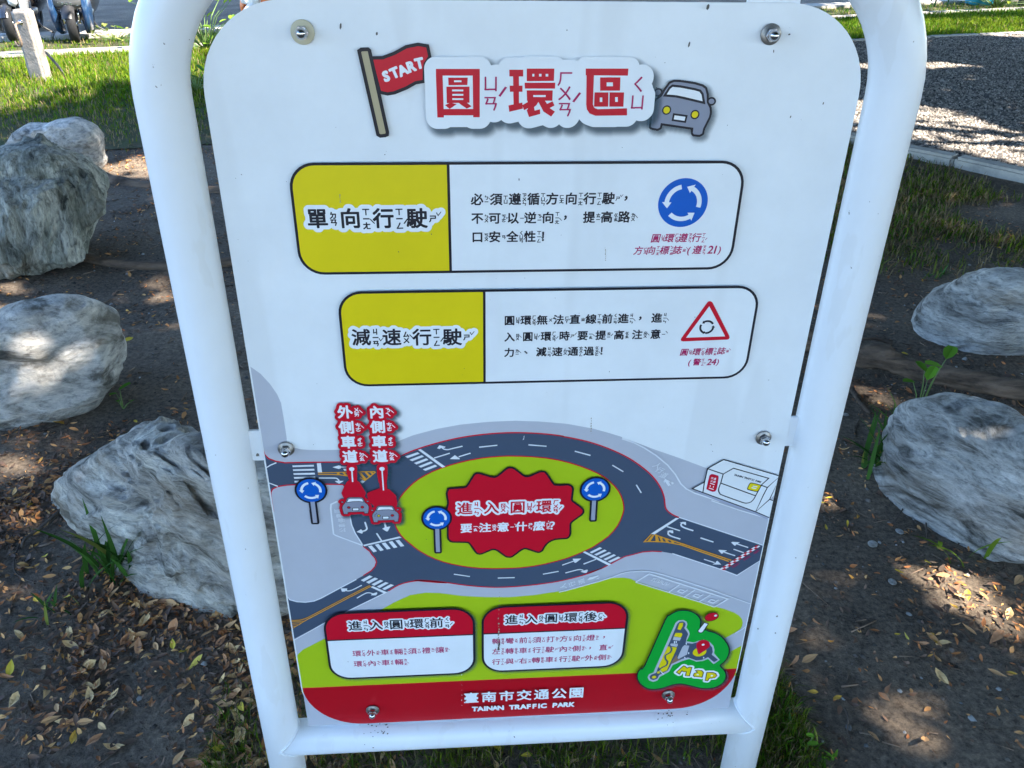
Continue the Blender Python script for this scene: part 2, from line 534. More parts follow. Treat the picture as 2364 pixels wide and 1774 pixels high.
# ------------------------------------------------------------------ the information sign
sign = empty('information_sign', (0, 0, 0))
tag(sign, 'white tubular information sign about the roundabout, with printed panel, standing in front of the boulders', 'information sign')
paint = mat('white_tube_paint', (0.78, 0.80, 0.83), rough=0.32, spec=0.45, noise_amt=0.05, noise_scale=5, bump=0.0002, bump_scale=14)
def add_marks(m, scale, thr, col, stretch=(1, 1, 1), amt=1.0):
    """small chips and dirt of their own colour over a paint"""
    nt = m.node_tree; n = nt.nodes; l = nt.links; b = n['Principled BSDF']; src = b.inputs['Base Color'].links[0].from_socket
    tc = n.new('ShaderNodeTexCoord'); mp = n.new('ShaderNodeMapping'); mp.inputs['Scale'].default_value = stretch; l.new(tc.outputs['Object'], mp.inputs[0])
    t = n.new('ShaderNodeTexNoise'); t.inputs['Scale'].default_value = scale; t.inputs['Detail'].default_value = 3; l.new(mp.outputs[0], t.inputs['Vector'])
    mr = n.new('ShaderNodeMapRange'); mr.inputs[1].default_value = thr; mr.inputs[2].default_value = thr + .03; mr.inputs[4].default_value = amt; l.new(t.outputs[0], mr.inputs[0])
    mx = n.new('ShaderNodeMix'); mx.data_type = 'RGBA'; l.new(mr.outputs[0], mx.inputs[0]); l.new(src, mx.inputs[6]); mx.inputs[7].default_value = (*col, 1); l.new(mx.outputs[2], b.inputs['Base Color'])
add_marks(paint, 95, .735, (.16, .14, .12)); add_marks(paint, 30, .60, (.60, .57, .52), (1, 1, .3), .15)
add_marks(PM['white'], 7, .55, (.69, .70, .71), (1, 1, .12), .5)
steel = mat('steel', (0.55, 0.55, 0.56), rough=0.18, metal=1.0, noise_amt=0.2, noise_scale=200)
steel_dull = mat('steel_washer', (0.36, 0.34, 0.32), rough=0.42, metal=0.9, noise_amt=0.3, noise_scale=160)
beige = mat('beige_washer', (0.52, 0.47, 0.33), rough=0.55)
alu = mat('panel_edge', (0.66, 0.67, 0.68), rough=0.4, metal=0.3)

def zr(v): return ZT + v
# panel (3 mm plate behind the print)
PL_, PR_, PT_, PB_ = -0.3750, 0.3755, zr(0.0), zr(-1.1592)
rr = []
for cx, cz, a0, rad in ((PR_ - .1, PT_ - .1, 0, .1), (PL_ + .1, PT_ - .1, 90, .1), (PL_ + .1, PB_ + .1, 180, .1), (PR_ - .1, PB_ + .1, 270, .1)):
    for k in range(15):
        a = math.radians(a0 + 90 * k / 14); rr.append((cx + rad * math.cos(a), cz + rad * math.sin(a)))
n = len(rr)
V = [(x, 0.0, z) for x, z in rr] + [(x, 0.003, z) for x, z in rr]
Fc = [tuple(range(n))[::-1], tuple(range(n, 2 * n))] + [(i, (i + 1) % n, n + (i + 1) % n, n + i) for i in range(n)]
panel = mesh_obj('panel', V, Fc, [PM['white'], alu], sign, matidx=[0, 1] + [1] * n)

# tubes
AY = 0.006; TR = 0.0312
ctr = []
zb = -0.03
xl, xr = -0.4222, 0.4198
ztop = zr(0.072); rb = 0.172
path = [(xl, AY, zb), (xl, AY, 0.35), (xl, AY, 0.8), (xl, AY, ztop - rb)]
for k in range(1, 15):
    a = math.pi - math.pi / 2 * k / 14
    path.append((xl + rb + rb * math.cos(a), AY, ztop - rb + rb * math.sin(a)))
for k in range(0, 15):
    a = math.pi / 2 - math.pi / 2 * k / 14
    path.append((xr - rb + rb * math.cos(a), AY, ztop - rb + rb * math.sin(a)))
path += [(xr, AY, 0.8), (xr, AY, 0.35), (xr, AY, zb)]
tube('frame_tube', path, TR, paint, sign, seg=40)
BZ = zr(-1.192)
tube('crossbar', [(xl + 0.004, AY, BZ), (-0.2, AY, BZ), (0.2, AY, BZ), (xr - 0.004, AY, BZ)], TR - 0.0006, paint, sign, seg=40)
# weld beads
for sx_, x in ((1, xl), (-1, xr)):
    pts = []
    for k in range(33):
        a = 2 * math.pi * k / 32
        yy = math.cos(a) * TR; zz = math.sin(a) * TR
        pts.append((x + sx_ * math.sqrt(max(0, TR * TR - yy * yy)) + sx_ * 0.0004, AY + yy, BZ + zz))
    tube('weld_bead', pts, 0.0019, paint, sign, seg=8)
def boxm(name, x0, x1, y0, y1, z0, z1, m, parent):
    V = [(x, y, z) for z in (z0, z1) for y in (y0, y1) for x in (x0, x1)]
    Fc = [(0, 2, 3, 1), (4, 5, 7, 6), (0, 1, 5, 4), (2, 6, 7, 3), (0, 4, 6, 2), (1, 3, 7, 5)]
    bm = bmesh.new(); vs = [bm.verts.new(v) for v in V]
    for f in Fc: bm.faces.new([vs[i] for i in f])
    bmesh.ops.bevel(bm, geom=list(bm.edges), offset=min(abs(x1 - x0), abs(y1 - y0), abs(z1 - z0)) * 0.16, segments=2, affect='EDGES')
    return bm_obj(name, bm, m, parent, smooth=False)
for a, b in ((xl + 0.02, -0.315), (0.315, xr - 0.02)):
    boxm('mounting_tab', a, b, 0.0035, 0.0085, zr(-0.5965), zr(-0.5462), paint, sign)
for x in (-0.259, 0.258):
    boxm('mounting_tab', x - 0.03, x + 0.03, 0.0035, 0.0085, BZ + 0.02, BZ + 0.10, paint, sign)
    boxm('mounting_tab', x - 0.03, x + 0.03, 0.0035, 0.0085, zr(-0.06), zr(0.05), paint, sign)
# rust and flaked paint where the lower tabs meet the crossbar
rust = mat('rust_flakes', (0.16, 0.13, 0.11), rough=0.9, noise_amt=0.6, noise_scale=300)
for x in (-0.249, 0.262):
    V = []; Fc = []
    for k in range(26):
        cx = x + random.gauss(0, .014); th = math.radians(random.uniform(50, 88)) if random.random() < .8 else math.radians(random.uniform(0, 60))
        rr_ = TR + 0.0001; s = random.uniform(.0004, .0014)
        for j in range(5):
            a = j * 1.256 + random.random(); dx = s * 1.3 * math.cos(a); dt = s * math.sin(a) / TR
            V.append((cx + dx, AY - rr_ * math.cos(th + dt), BZ + rr_ * math.sin(th + dt)))
        Fc.append(tuple(range(5 * k, 5 * k + 5)))
    tag(mesh_obj('rust_mark', V, Fc, rust, sign), kind='stuff')

# bolts: washer, hexagon nut, domed end
def bolt(x, z, first=None, tone_=steel_dull, rad=0.0115, ang=0.2):
    b = empty('bolt', (x, 0, z)); b.parent = sign
    if first:
        for ch in first.children:
            c = ch.copy(); COL.objects.link(c); c.parent = b
            if ch.name.startswith('nut'): c.rotation_euler = (0, ang, 0)
        return b
    lathe('washer', [(0.0, 0.0019), (rad, 0.0020), (rad, 0.0036), (rad - .0006, 0.0042), (0.0, 0.0042)], tone_, b, seg=40, axis='y')
    bm = bmesh.new()
    r6 = 0.0078
    rings = [(r6 * .98, .0042), (r6, .005), (r6, .0105), (r6 * .9, .0118)]
    vs = []
    for r, h in rings: vs.append([bm.verts.new((r * math.cos(k * math.pi / 3), -h, r * math.sin(k * math.pi / 3))) for k in range(6)])
    for i in range(3):
        for k in range(6): bm.faces.new((vs[i][k], vs[i][(k + 1) % 6], vs[i + 1][(k + 1) % 6], vs[i + 1][k]))
    bm.faces.new(vs[0]); bm.faces.new(vs[-1])
    bm_obj('nut', bm, steel, b, smooth=False)
    prof = [(0.0062, .0116), (0.0060, .0135)]
    for k in range(1, 9):
        a = math.pi / 2 * k / 8; prof.append((0.0058 * math.cos(a) + 0.00001, .0138 + 0.0058 * math.sin(a)))
    lathe('dome_cap', prof, steel, b, seg=32, axis='y')
    return b
b0 = bolt(-0.3414, zr(-0.5735))
for (x, z, a) in ((0.2576, -0.0319, .9), (0.3398, -0.5764, .5), (-0.2593, -1.1212, .1), (0.2582, -1.1177, .7)): bolt(x, zr(z), b0, ang=a)
bt = bolt(-0.2596, zr(-0.0322), tone_=beige, rad=0.0128)
bt['label'] = 'bolt with the wide beige washer'

# ================================================================== printed artwork
def tri_of_rects(rects): return rects
# ---- pavement, park, footer (base of the picture)
m0 = Print()
paving = zl(Z10, [(60, 5), (95, 35), (230, 130), (350, 260), (440, 390), (490, 500), (525, 700), (560, 930), (565, 990), (600, 1050), (660, 1073), (750, 1095), (850, 1102), (1000, 1103), (1235, 1100), (1650, 1090), (1960, 1000)]) \
    + zl(Z14, [(300, 250), (600, 170), (900, 115), (1250, 80), (1600, 65), (1900, 75), (2212, 100)]) \
    + zl(Z15, [(300, 110), (600, 165), (800, 220), (970, 272), (980, 290), (1130, 335), (1400, 437), (1700, 540), (2050, 670)]) \
    + [(1720, 1112), (1860, 1165), (1790, 1640), (600, 1680), (540, 1300)]
m0.fill(paving, 'grey')
lime_top = zl(Z18, [(240, 1720), (285, 1659), (262, 1500), (243, 1340), (262, 1280), (330, 1215), (610, 1075)]) + [(820, 1440)] \
    + zl(Z18, [(1360, 690), (1500, 610), (1700, 520), (1900, 490), (2150, 497)]) \
    + zl(Z19, [(150, 1043), (300, 1048), (600, 1085), (900, 1100), (1200, 1100), (1500, 1075), (1800, 1030)]) \
    + zl(Y3, [(800, 1060), (1300, 900), (1700, 780), (2212, 640)]) + [(1440, 1334), (1455, 1336.5)] \
    + zl(Z17, [(50, 1185), (540, 1340), (1000, 1480), (1220, 1560)]) \
    + zl(Z21, [(1540, 222), (1700, 265), (1880, 330), (1960, 380), (2010, 440), (2025, 500), (2015, 560), (1985, 610), (1900, 670), (1750, 750)]) \
    + [(1655, 1485), (1660, 1515)] + zl(Z21, [(1820, 990), (2015, 885), (2200, 800)]) + [(1740, 1545), (1700, 1560), (1440, 1570), (980, 1590), (680, 1600)]
m0.fill(lime_top, 'lime')
# footer band follows the panel's rounded corners
fz = zr(-1.0612); ft = [(XL, fz)]
for cx, a0, a1 in ((XL + .0985, 180, 270), (XR - .0985, 270, 360)):
    for k in range(15):
        a = math.radians(a0 + (a1 - a0) * k / 14); ft.append((cx + .0985 * math.cos(a), PB_ + .0995 + .0985 * math.sin(a)))
ft.append((XR, fz))
m0.fill(ft, 'deepred', px=False)
m0.stroke([(XL, fz + .0004), (XR, fz + .0004)], .0009, 'orange', px=False)
picture = m0.build('pavement_and_park_print', panel)

# ---- roads
m1 = Print()
w_up = [(600, 1015), (606, 1040), (611, 1050), (619.7, 1058.8), (636, 1065), (657.6, 1068.7), (722.7, 1067.5), (782.4, 1067), (860, 1066), (900, 1061)]
ring_top = zl(Z14, [(120, 525), (250, 465), (400, 410), (600, 350), (850, 290), (1100, 250), (1400, 222), (1700, 218), (2000, 235), (2212, 262)]) \
    + zl(Z15, [(200, 262), (400, 300), (600, 350), (800, 420), (1000, 510), (1150, 600), (1300, 715), (1400, 820), (1470, 930), (1510, 1040), (1520, 1120), (1530, 1180), (1570, 1230), (1640, 1275), (1700, 1298)])
e_up = zl(Z17, [(700, 225), (1890, 620), (1960, 645)])
e_lo = zl(Z17, [(1915, 880), (1570, 1098), (1350, 1015), (600, 770)])
e_cv = zl(Z17, [(440, 742), (300, 735), (150, 747), (0, 787)]) + zl(Y2, [(1900, 830), (1600, 980), (1300, 1140), (900, 1340), (400, 1510), (0, 1640)])
ring_top = smooth_poly(ring_top, 3, False)
ring_bot = zl(Y3, [(1900, 190), (1400, 400), (800, 590), (0, 780)]) + zl(Z19, [(1600, 932), (1400, 955), (1200, 970), (1000, 975), (800, 965), (600, 945), (400, 915), (200, 893), (80, 886), (0, 890)]) \
    + zl(Z18, [(2150, 368), (2000, 345), (1850, 337), (1700, 350), (1550, 392), (1420, 468)])
ring_bot = smooth_poly(ring_bot, 3, False)
sw_lo = zl(Z18, [(1400, 482), (930, 712), (590, 885), (190, 1095), (100, 1145)])
sw_up = zl(Z18, [(90, 480), (110, 540), (160, 580), (250, 605), (360, 612), (470, 597), (560, 560), (1010, 320)])
sw_cv = zl(Z18, [(1100, 272), (1200, 212), (1250, 155), (1268, 100), (1250, 50), (1205, 0)])
bay1 = zl(Z12, [(1560, 1310), (1465, 1240)]); bay = zl(Z12, [(1455, 1215), (1430, 1175), (1350, 1050), (1300, 930), (1275, 800)]) + [(803, 1160), (801, 1140)]
w_lo = [(797, 1124)] + zl(Z12, [(1180, 363), (950, 358), (500, 365), (380, 372), (250, 392), (180, 425), (155, 470), (155, 520), (190, 745)]) + [(600, 1181)]
road = w_up + ring_top + e_up + e_lo + e_cv + ring_bot + sw_lo + [(600, 1480)] + sw_up + sw_cv + bay1 + bay + w_lo
m1.fill(road, 'road')
for seg in (w_up + ring_top, e_cv + ring_bot, sw_cv + bay1, w_lo):
    m1.stroke(seg, .0021, 'red')
for seg in (e_up, e_lo, sw_lo, sw_up, bay): m1.stroke(seg, .0018, 'paleline')
island = zl(Z14, [(1650, 517), (1400, 520), (1150, 545), (900, 595), (650, 670), (450, 760), (300, 860), (180, 980), (105, 1085), (60, 1180), (50, 1290), (70, 1400), (110, 1480), (180, 1570), (290, 1659)]) \
    + zl(Z19, [(0, 478), (150, 570), (350, 650), (600, 705), (850, 732), (1200, 732), (1500, 705), (1800, 640), (2000, 578), (2212, 485)]) \
    + zl(Z15, [(630, 1659), (800, 1540), (920, 1400), (985, 1250), (995, 1150), (960, 1020), (880, 900), (740, 780), (560, 690), (300, 600), (0, 540)])
m1.fill(island, 'lime', smooth=2)
m1.stroke(island, .0019, 'red', closed=True, smooth=2)
roads = m1.build('roundabout_print', panel)

# ---- road markings
mk = Print()
def bars(z, quads, m='paleline'):
    for q in quads: mk.fill(zl(z, q), m)
def lin(z, pts, w=.0019, m='paleline', smooth=0): mk.stroke(zl(z, pts), w, m, smooth=smooth)
for p in ([(1140, 402), (1372, 377)], [(1770, 372), (2000, 390)]): lin(Z14, p)
for p in ([(370, 453), (570, 507)], [(850, 632), (990, 715)], [(1155, 882), (1218, 985)], [(1975, 1557), (2137, 1610)]): lin(Z15, p)
for p in ([(485, 806), (690, 836)], [(1047, 855), (1262, 850)], [(1623, 806), (1822, 770)], [(2140, 675), (2260, 630)]): lin(Z19, p)
# top-left crosswalk, stop line and arrows
bars(Z14, [[(195, 520), (355, 465), (382, 485), (228, 540)], [(250, 562), (408, 503), (436, 522), (285, 580)], [(308, 603), (465, 543), (492, 563), (340, 622)],
           [(365, 645), (522, 583), (550, 602), (397, 662)], [(420, 685), (578, 625), (606, 645), (455, 703)], [(360, 435), (395, 425), (708, 650), (670, 662)]])
lin(Z14, [(565, 540), (765, 478)])
lin(Z14, [(928, 388), (800, 418), (740, 432), (690, 425), (665, 405)], smooth=3); bars(Z14, [[(605, 415), (632, 375), (712, 395), (700, 408), (650, 412), (635, 425)]])
lin(Z14, [(1030, 477), (880, 523)]); bars(Z14, [[(765, 552), (830, 502), (892, 545), (890, 556)]])
# west road
bars(Z12, [[(460, 90), (765, 80), (768, 105), (465, 113)], [(467, 145), (772, 137), (775, 162), (472, 168)], [(475, 200), (778, 192), (782, 218), (480, 223)],
           [(483, 255), (785, 247), (788, 272), (488, 278)], [(490, 308), (790, 300), (793, 325), (494, 333)], [(808, 58), (865, 55), (882, 188), (822, 188)]])
lin(Z12, [(1225, 112), (1130, 112)]); bars(Z12, [[(1030, 115), (1120, 88), (1150, 95), (1148, 130), (1120, 140)], [(1180, 137), (1240, 135), (1240, 165), (1200, 165)]])
lin(Z12, [(835, 268), (1060, 268), (1100, 280), (1125, 305)], smooth=3); bars(Z12, [[(1062, 312), (1105, 305), (1150, 308), (1190, 308), (1130, 347), (1115, 343)]])
lin(Z12, [(85, 120), (150, 85), (235, 50)]); lin(Z12, [(115, 338), (255, 385)])
lin(Z12, [(825, 193), (1080, 188), (1270, 182)], .0014, 'orange'); lin(Z12, [(825, 215), (1000, 216), (1120, 220), (1200, 232), (1270, 244)], .0016, 'orange')
for q in ([(1080, 185), (1110, 185), (1150, 222), (1110, 222)], [(1165, 185), (1200, 185), (1245, 235), (1205, 230)], [(1385, 178), (1425, 176), (1520, 285), (1490, 300)],
          [(1475, 175), (1510, 175), (1580, 245), (1555, 262)], [(1550, 175), (1580, 175), (1620, 205), (1600, 225)]): bars(Z12, [q], 'orange')
lin(Z12, [(1380, 178), (1625, 176), (1638, 186), (1490, 302), (1420, 262)], .0016, 'orange')
bars(Z12, [[(1425, 318), (1450, 300), (1492, 312), (1455, 345)]])
# bay beside the ring
lin(Z12, [(1105, 595), (1010, 640), (1005, 700), (1045, 1060), (1075, 1080), (1455, 1222)], .0024)
bars(Z12, [[(1465, 1215), (1980, 1095), (2010, 1112), (1478, 1235)], [(1535, 1235), (1585, 1222), (1662, 1305), (1612, 1320)], [(1632, 1212), (1682, 1200), (1758, 1288), (1708, 1302)],
           [(1728, 1192), (1780, 1180), (1855, 1268), (1803, 1280)], [(1826, 1172), (1878, 1160), (1952, 1248), (1900, 1260)], [(1922, 1152), (1975, 1142), (2050, 1230), (1998, 1240)]])
lin(Z12, [(1655, 1048), (1725, 1155)], .0024)
lin(Z12, [(1490, 888), (1510, 950), (1518, 985), (1495, 1010), (1450, 1022)], .0024, smooth=3); bars(Z12, [[(1370, 1030), (1435, 992), (1448, 1005), (1460, 1040), (1450, 1055)]])
lin(Z12, [(1765, 885), (1785, 960)], .0028); bars(Z12, [[(1735, 985), (1775, 962), (1800, 960), (1852, 952), (1815, 1020), (1795, 1024)]])
# south crosswalk
bars(Y2, [[(385, 635), (825, 420), (920, 470), (480, 685)], [(580, 732), (1020, 520), (1118, 572), (680, 780)], [(775, 828), (1215, 622), (1312, 675), (870, 878)],
          [(970, 930), (1415, 720), (1512, 768), (1075, 978)], [(1165, 1025), (1605, 820), (1702, 872), (1265, 1075)], [(90, 635), (190, 595), (1310, 1150), (1205, 1208)]])
lin(Y2, [(130, 1145), (660, 935)])
lin(Z19, [(1868, 687), (2030, 630)]); bars(Z19, [[(2000, 605), (2112, 603), (2040, 658), (2025, 655)]])
lin(Y3, [(280, 410), (600, 325), (780, 280), (920, 265), (1040, 300)], smooth=3); bars(Y3, [[(920, 360), (1000, 325), (1080, 300), (1190, 270), (1242, 285), (1175, 410), (1080, 405)]])
# south-west road
bars(Z18, [[(1068, 325), (1180, 265), (1220, 280), (1105, 345)], [(1135, 350), (1248, 292), (1288, 308), (1172, 370)], [(1203, 378), (1318, 320), (1355, 335), (1240, 397)],
           [(1270, 407), (1385, 348), (1423, 362), (1308, 425)], [(1338, 435), (1450, 375), (1490, 390), (1375, 452)], [(1195, 415), (1218, 400), (1400, 478), (1360, 492)]])
lin(Z18, [(1080, 390), (960, 450), (900, 462), (860, 445)], smooth=3); bars(Z18, [[(812, 430), (895, 430), (890, 452), (862, 470), (828, 472)]])
lin(Z18, [(1018, 555), (1130, 492), (1190, 488), (1230, 505)], smooth=3); bars(Z18, [[(1195, 518), (1215, 495), (1275, 478), (1278, 498), (1260, 518)]])
lin(Z18, [(1180, 392), (850, 560), (480, 755), (370, 810), (280, 835), (155, 838)], .0015, 'orange', smooth=2)
lin(Z18, [(1200, 402), (860, 577), (560, 735), (380, 828), (170, 942)], .0015, 'orange')
for yy, xe in ((855, 345), (875, 320), (897, 290), (918, 240)): lin(Z18, [(155, yy), (xe, yy - (5 if xe < 300 else 8))], .0012, 'orange')
# east road
bars(Z17, [[(275, 465), (650, 228), (700, 232), (330, 475)]])
lin(Z17, [(515, 357), (712, 420)]); lin(Z17, [(1020, 530), (1215, 592)]); lin(Z17, [(1515, 697), (1670, 750)])
lin(Z17, [(912, 420), (790, 380), (735, 350), (728, 320), (755, 305)], .0024, smooth=3); bars(Z17, [[(703, 300), (745, 288), (800, 288), (803, 335), (785, 332), (755, 310)]])
lin(Z17, [(718, 545), (590, 505), (540, 475), (535, 445), (560, 430)], .0024, smooth=3); bars(Z17, [[(512, 428), (560, 412), (608, 415), (612, 455), (592, 458), (560, 440)]])
lin(Z17, [(1735, 672), (1570, 618)]); bars(Z17, [[(1478, 595), (1500, 586), (1610, 592), (1560, 625), (1540, 645), (1528, 642)]])
lin(Z17, [(1540, 795), (1375, 742)]); bars(Z17, [[(1285, 713), (1305, 706), (1418, 715), (1365, 745), (1345, 765), (1332, 762)]])
lin(Z17, [(1072, 848), (1230, 898)]); bars(Z17, [[(1330, 928), (1275, 870), (1255, 880), (1245, 900), (1198, 925)]])
lin(Z17, [(1480, 862), (700, 600), (480, 530), (330, 477)], .0020, 'orange'); lin(Z17, [(1445, 880), (720, 630), (500, 590), (300, 580), (175, 585), (285, 470)], .0020, 'orange')
for q in ([(300, 480), (330, 480), (265, 585), (215, 583)], [(340, 480), (375, 492), (400, 590), (345, 585)], [(395, 500), (435, 512), (470, 592), (430, 588)], [(470, 525), (510, 535), (555, 600), (510, 598)],
          [(560, 552), (600, 565), (640, 615), (595, 610)]): bars(Z17, [q], 'orange')
# red and white checks at the gate, two rows
a0, a1 = np.array([1670 + 1740 * .04521 - 3.0, 1240 + 395 * .04521 + 0.0]), np.array([1460 + 1300 * .15371, 1160 + 995 * .15371])
b0_, b1_ = a0 + np.array([9.6, 1.6]) * 0.98, a1 + np.array([10.5, 2.3])
NCH = 14
for r in range(2):
    for k in range(NCH):
        qa = [a0 + (b0_ - a0) * (r * .5), a0 + (b0_ - a0) * (r * .5 + .5)]; qb = [a1 + (b1_ - a1) * (r * .5), a1 + (b1_ - a1) * (r * .5 + .5)]
        t0, t1 = k / NCH, (k + 1) / NCH
        quad = [qa[0] + (qb[0] - qa[0]) * t0, qa[1] + (qb[1] - qa[1]) * t0, qa[1] + (qb[1] - qa[1]) * t1, qa[0] + (qb[0] - qa[0]) * t1]
        mk.fill([tuple(q) for q in quad], 'red' if (k + r) % 2 == 0 else 'halo')
for t in (0.12, .16, .2, .36, .4, .44, .48, .66, .7, .74, .78):
    p = a0 + (a1 - a0) * t + np.array([16.5, 4.5]); q = p + np.array([-5.2, 3.4])
    mk.stroke([tuple(p + (-1.5, -1)), tuple(q + (-1.5, -1))], .0010, 'magenta'); mk.stroke([tuple(p + (1, .6)), tuple(q + (1, .6))], .0009, 'magenta')
# walkway edge lines and parking bays
lin(Z15, [(970, 285), (1120, 335), (1250, 400), (1400, 495), (1550, 620), (1650, 740), (1720, 860), (1790, 925), (1900, 980), (2212, 1085)], .0022)
lin(Z16, [(600, 990), (1100, 1160), (1575, 1300)], .0020)
lin(Y3, [(0, 1210), (400, 1110), (800, 1000), (1300, 860), (1700, 750), (2212, 590)], .0020)
lin(Y2, [(1300, 1700), (1700, 1540), (1950, 1470), (2212, 1430)], .0017)
lin(Z17, [(0, 1030), (130, 1018), (250, 1030), (400, 1060), (800, 1180), (1200, 1310), (1780, 1515)], .0019)
lin(Z17, [(45, 1187), (250, 1062), (1430, 1440), (1228, 1560)], .0024); lin(Z17, [(45, 1187), (540, 1340), (1000, 1482), (1228, 1562)], .0017)
lin(Z17, [(705, 1225), (545, 1335)], .0022); lin(Z17, [(940, 1300), (775, 1410)], .0022); lin(Z17, [(1170, 1375), (1000, 1480)], .0022)
lin(Z21, [(1890, 665), (2000, 605), (2120, 540)], .0018)
for (cx, cy) in ((0, 0), (232, 68), (462, 150)):
    mk.stroke(zl(Z17, [(828 + cx, 1300 + cy), (745 + cx, 1350 + cy), (675 + cx, 1325 + cy), (715 + cx, 1295 + cy), (775 + cx, 1312 + cy)]), .0021, 'paleline')
# words painted on the walkways
ac = []
for ch, x, y, r in (('人', 345, 480, -28), ('行', 470, 710, -28), ('道', 650, 950, -22)):
    place(mk, ch, P(Y7[0] + x * Y7[2], Y7[1] + y * Y7[2]), 0.0115, 'paleline', .004, rot=math.radians(r) , shear=.25, acc=ac)
for ch, x, y in (('人', 190, 960), ('行', 560, 860), ('道', 960, 750)):
    place(mk, ch, P(Y3[0] + x * Y3[2], Y3[1] + y * Y3[2]), 0.0115, 'paleline', .004, rot=math.radians(105), shear=-.2, acc=ac)
for ch, x, y in (('區', 1480, 700), ('靠', 1560, 900), ('停', 1640, 1100), ('車', 1660, 1310), ('公', 1680, 1515)):
    place(mk, ch, P(Y6[0] + x * Y6[2], Y6[1] + y * Y6[2]), 0.0085, 'paleline', .0, rot=math.radians(90), sz=1.3, acc=ac)
flush(mk, ac)
for pts in ([(395, 690), (450, 710), (560, 600)], [(510, 740), (600, 745)], [(500, 600), (640, 620), (760, 655)], [(600, 640), (540, 720)], [(690, 680), (620, 760)], [(660, 770), (760, 800), (880, 700)],
            [(780, 680), (700, 780)], [(900, 720), (830, 830)], [(870, 860), (950, 880), (1060, 780)], [(1110, 790), (1030, 900), (1130, 880), (1220, 820)], [(940, 750), (880, 850)]):
    mk.stroke(zl(Y5, pts), .0009, 'paleline')
mk.fill(zl(Y7, [(680, 1130), (770, 1115), (775, 1160), (860, 1170), (980, 1260), (1000, 1300), (930, 1280), (880, 1250), (990, 1440), (940, 1440), (880, 1340), (920, 1445), (870, 1465), (740, 1280), (700, 1230), (690, 1290), (720, 1330), (670, 1300), (645, 1250), (660, 1190), (720, 1170)]), 'paleline')
mk.fill(zl(Y7, [(1010, 1260), (1050, 1240), (1130, 1300), (1120, 1360), (1050, 1380), (1010, 1330)]), 'paleline')
mk.fill(zl(Y3, [(1200, 690), (1300, 570), (1400, 560), (1650, 485), (1700, 510), (1520, 600), (1420, 650)]), 'paleline'); mk.fill(zl(Y3, [(1570, 650), (1640, 600), (1740, 570), (1690, 620)]), 'paleline')
tag(mk.build('road_marking_print', panel), kind='stuff')

# ---- visitor building on the picture
bd = Print()
bd.fill(zl(Z16, [(275, 785), (480, 665), (535, 440), (810, 290), (1740, 562), (1900, 610), (1800, 1360), (1580, 1275)]), 'white')
bd.fill(zl(Z16, [(1595, 965), (1760, 800), (1720, 1010)]), 'grey')
bd.stroke(zl(Z16, [(340, 830), (460, 872), (860, 1030), (1350, 1200), (1560, 1290)]), .0042, 'shadowline')
def bl(pts, w=.0017, sm=0): bd.stroke(zl(Z16, pts), w, 'black', smooth=sm)
bl([(480, 672), (275, 785), (455, 850), (1350, 1178), (1590, 1277)]); bl([(455, 850), (480, 680), (535, 440), (810, 290), (1740, 562)]); bl([(535, 445), (800, 535), (760, 685)])
bl([(800, 535), (975, 437), (1573, 608), (1445, 725), (1550, 765), (1740, 605)]); bl([(760, 685), (730, 760), (722, 820), (745, 870), (800, 900), (1120, 1015), (1200, 1030), (1270, 1010), (1320, 960), (1350, 905), (1445, 730)], sm=2)
bl([(760, 690), (1350, 905)]); bl([(1550, 765), (1480, 900), (1350, 1178), (1590, 965), (1650, 988)]); bl([(1590, 965), (1705, 730)])
bd.fill(zl(Z16, [(575, 560), (610, 538), (690, 560), (718, 590), (680, 800), (640, 830), (610, 830), (530, 795), (522, 770), (565, 590)]), 'red', smooth=2)
bd.stroke(zl(Z16, [(575, 560), (610, 538), (690, 560), (718, 590), (680, 800), (640, 830), (610, 830), (530, 795), (522, 770), (565, 590)]), .0009, 'magenta', closed=True, smooth=2)
bd.fill(zl(Z16, [(1250, 700), (1290, 688), (1420, 718), (1440, 740), (1400, 810), (1360, 832), (1230, 800), (1212, 780)]), 'yellow', smooth=2)
bd.stroke(zl(Z16, [(1250, 700), (1290, 688), (1420, 718), (1440, 740), (1400, 810), (1360, 832), (1230, 800), (1212, 780)]), .0012, 'black', closed=True, smooth=2)
ac = []
for ch, x, y in (('交', 612, 605), ('通', 658, 617), ('公', 605, 655), ('園', 650, 668)):
    place(bd, ch, P(Z16[0] + x * Z16[2], Z16[1] + y * Z16[2]), 0.0040, 'halo', .02, rot=-.2, acc=ac)
s = 'TAINAN TRAFFIC PARK'
for i, ch in enumerate(s):
    t = i / (len(s) - 1)
    if ch != ' ': place(bd, ch, P(Z16[0] + (1000 + 435 * t) * Z16[2], Z16[1] + (548 + 122 * t) * Z16[2]), 0.0046, 'black', .035, rot=-.27, acc=ac)
flush(bd, ac)
for pts in ([(578, 690), (655, 716)], [(580, 725), (578, 750)], [(635, 740), (630, 765)], [(555, 770), (635, 797)]): bd.stroke(zl(Z16, pts), .0014, 'halo')
for pts in ([(1300, 738), (1380, 752)], [(1280, 765), (1360, 782)]): bd.stroke(zl(Z16, pts), .0016, 'halo')
bd.build('visitor_building_print', panel)

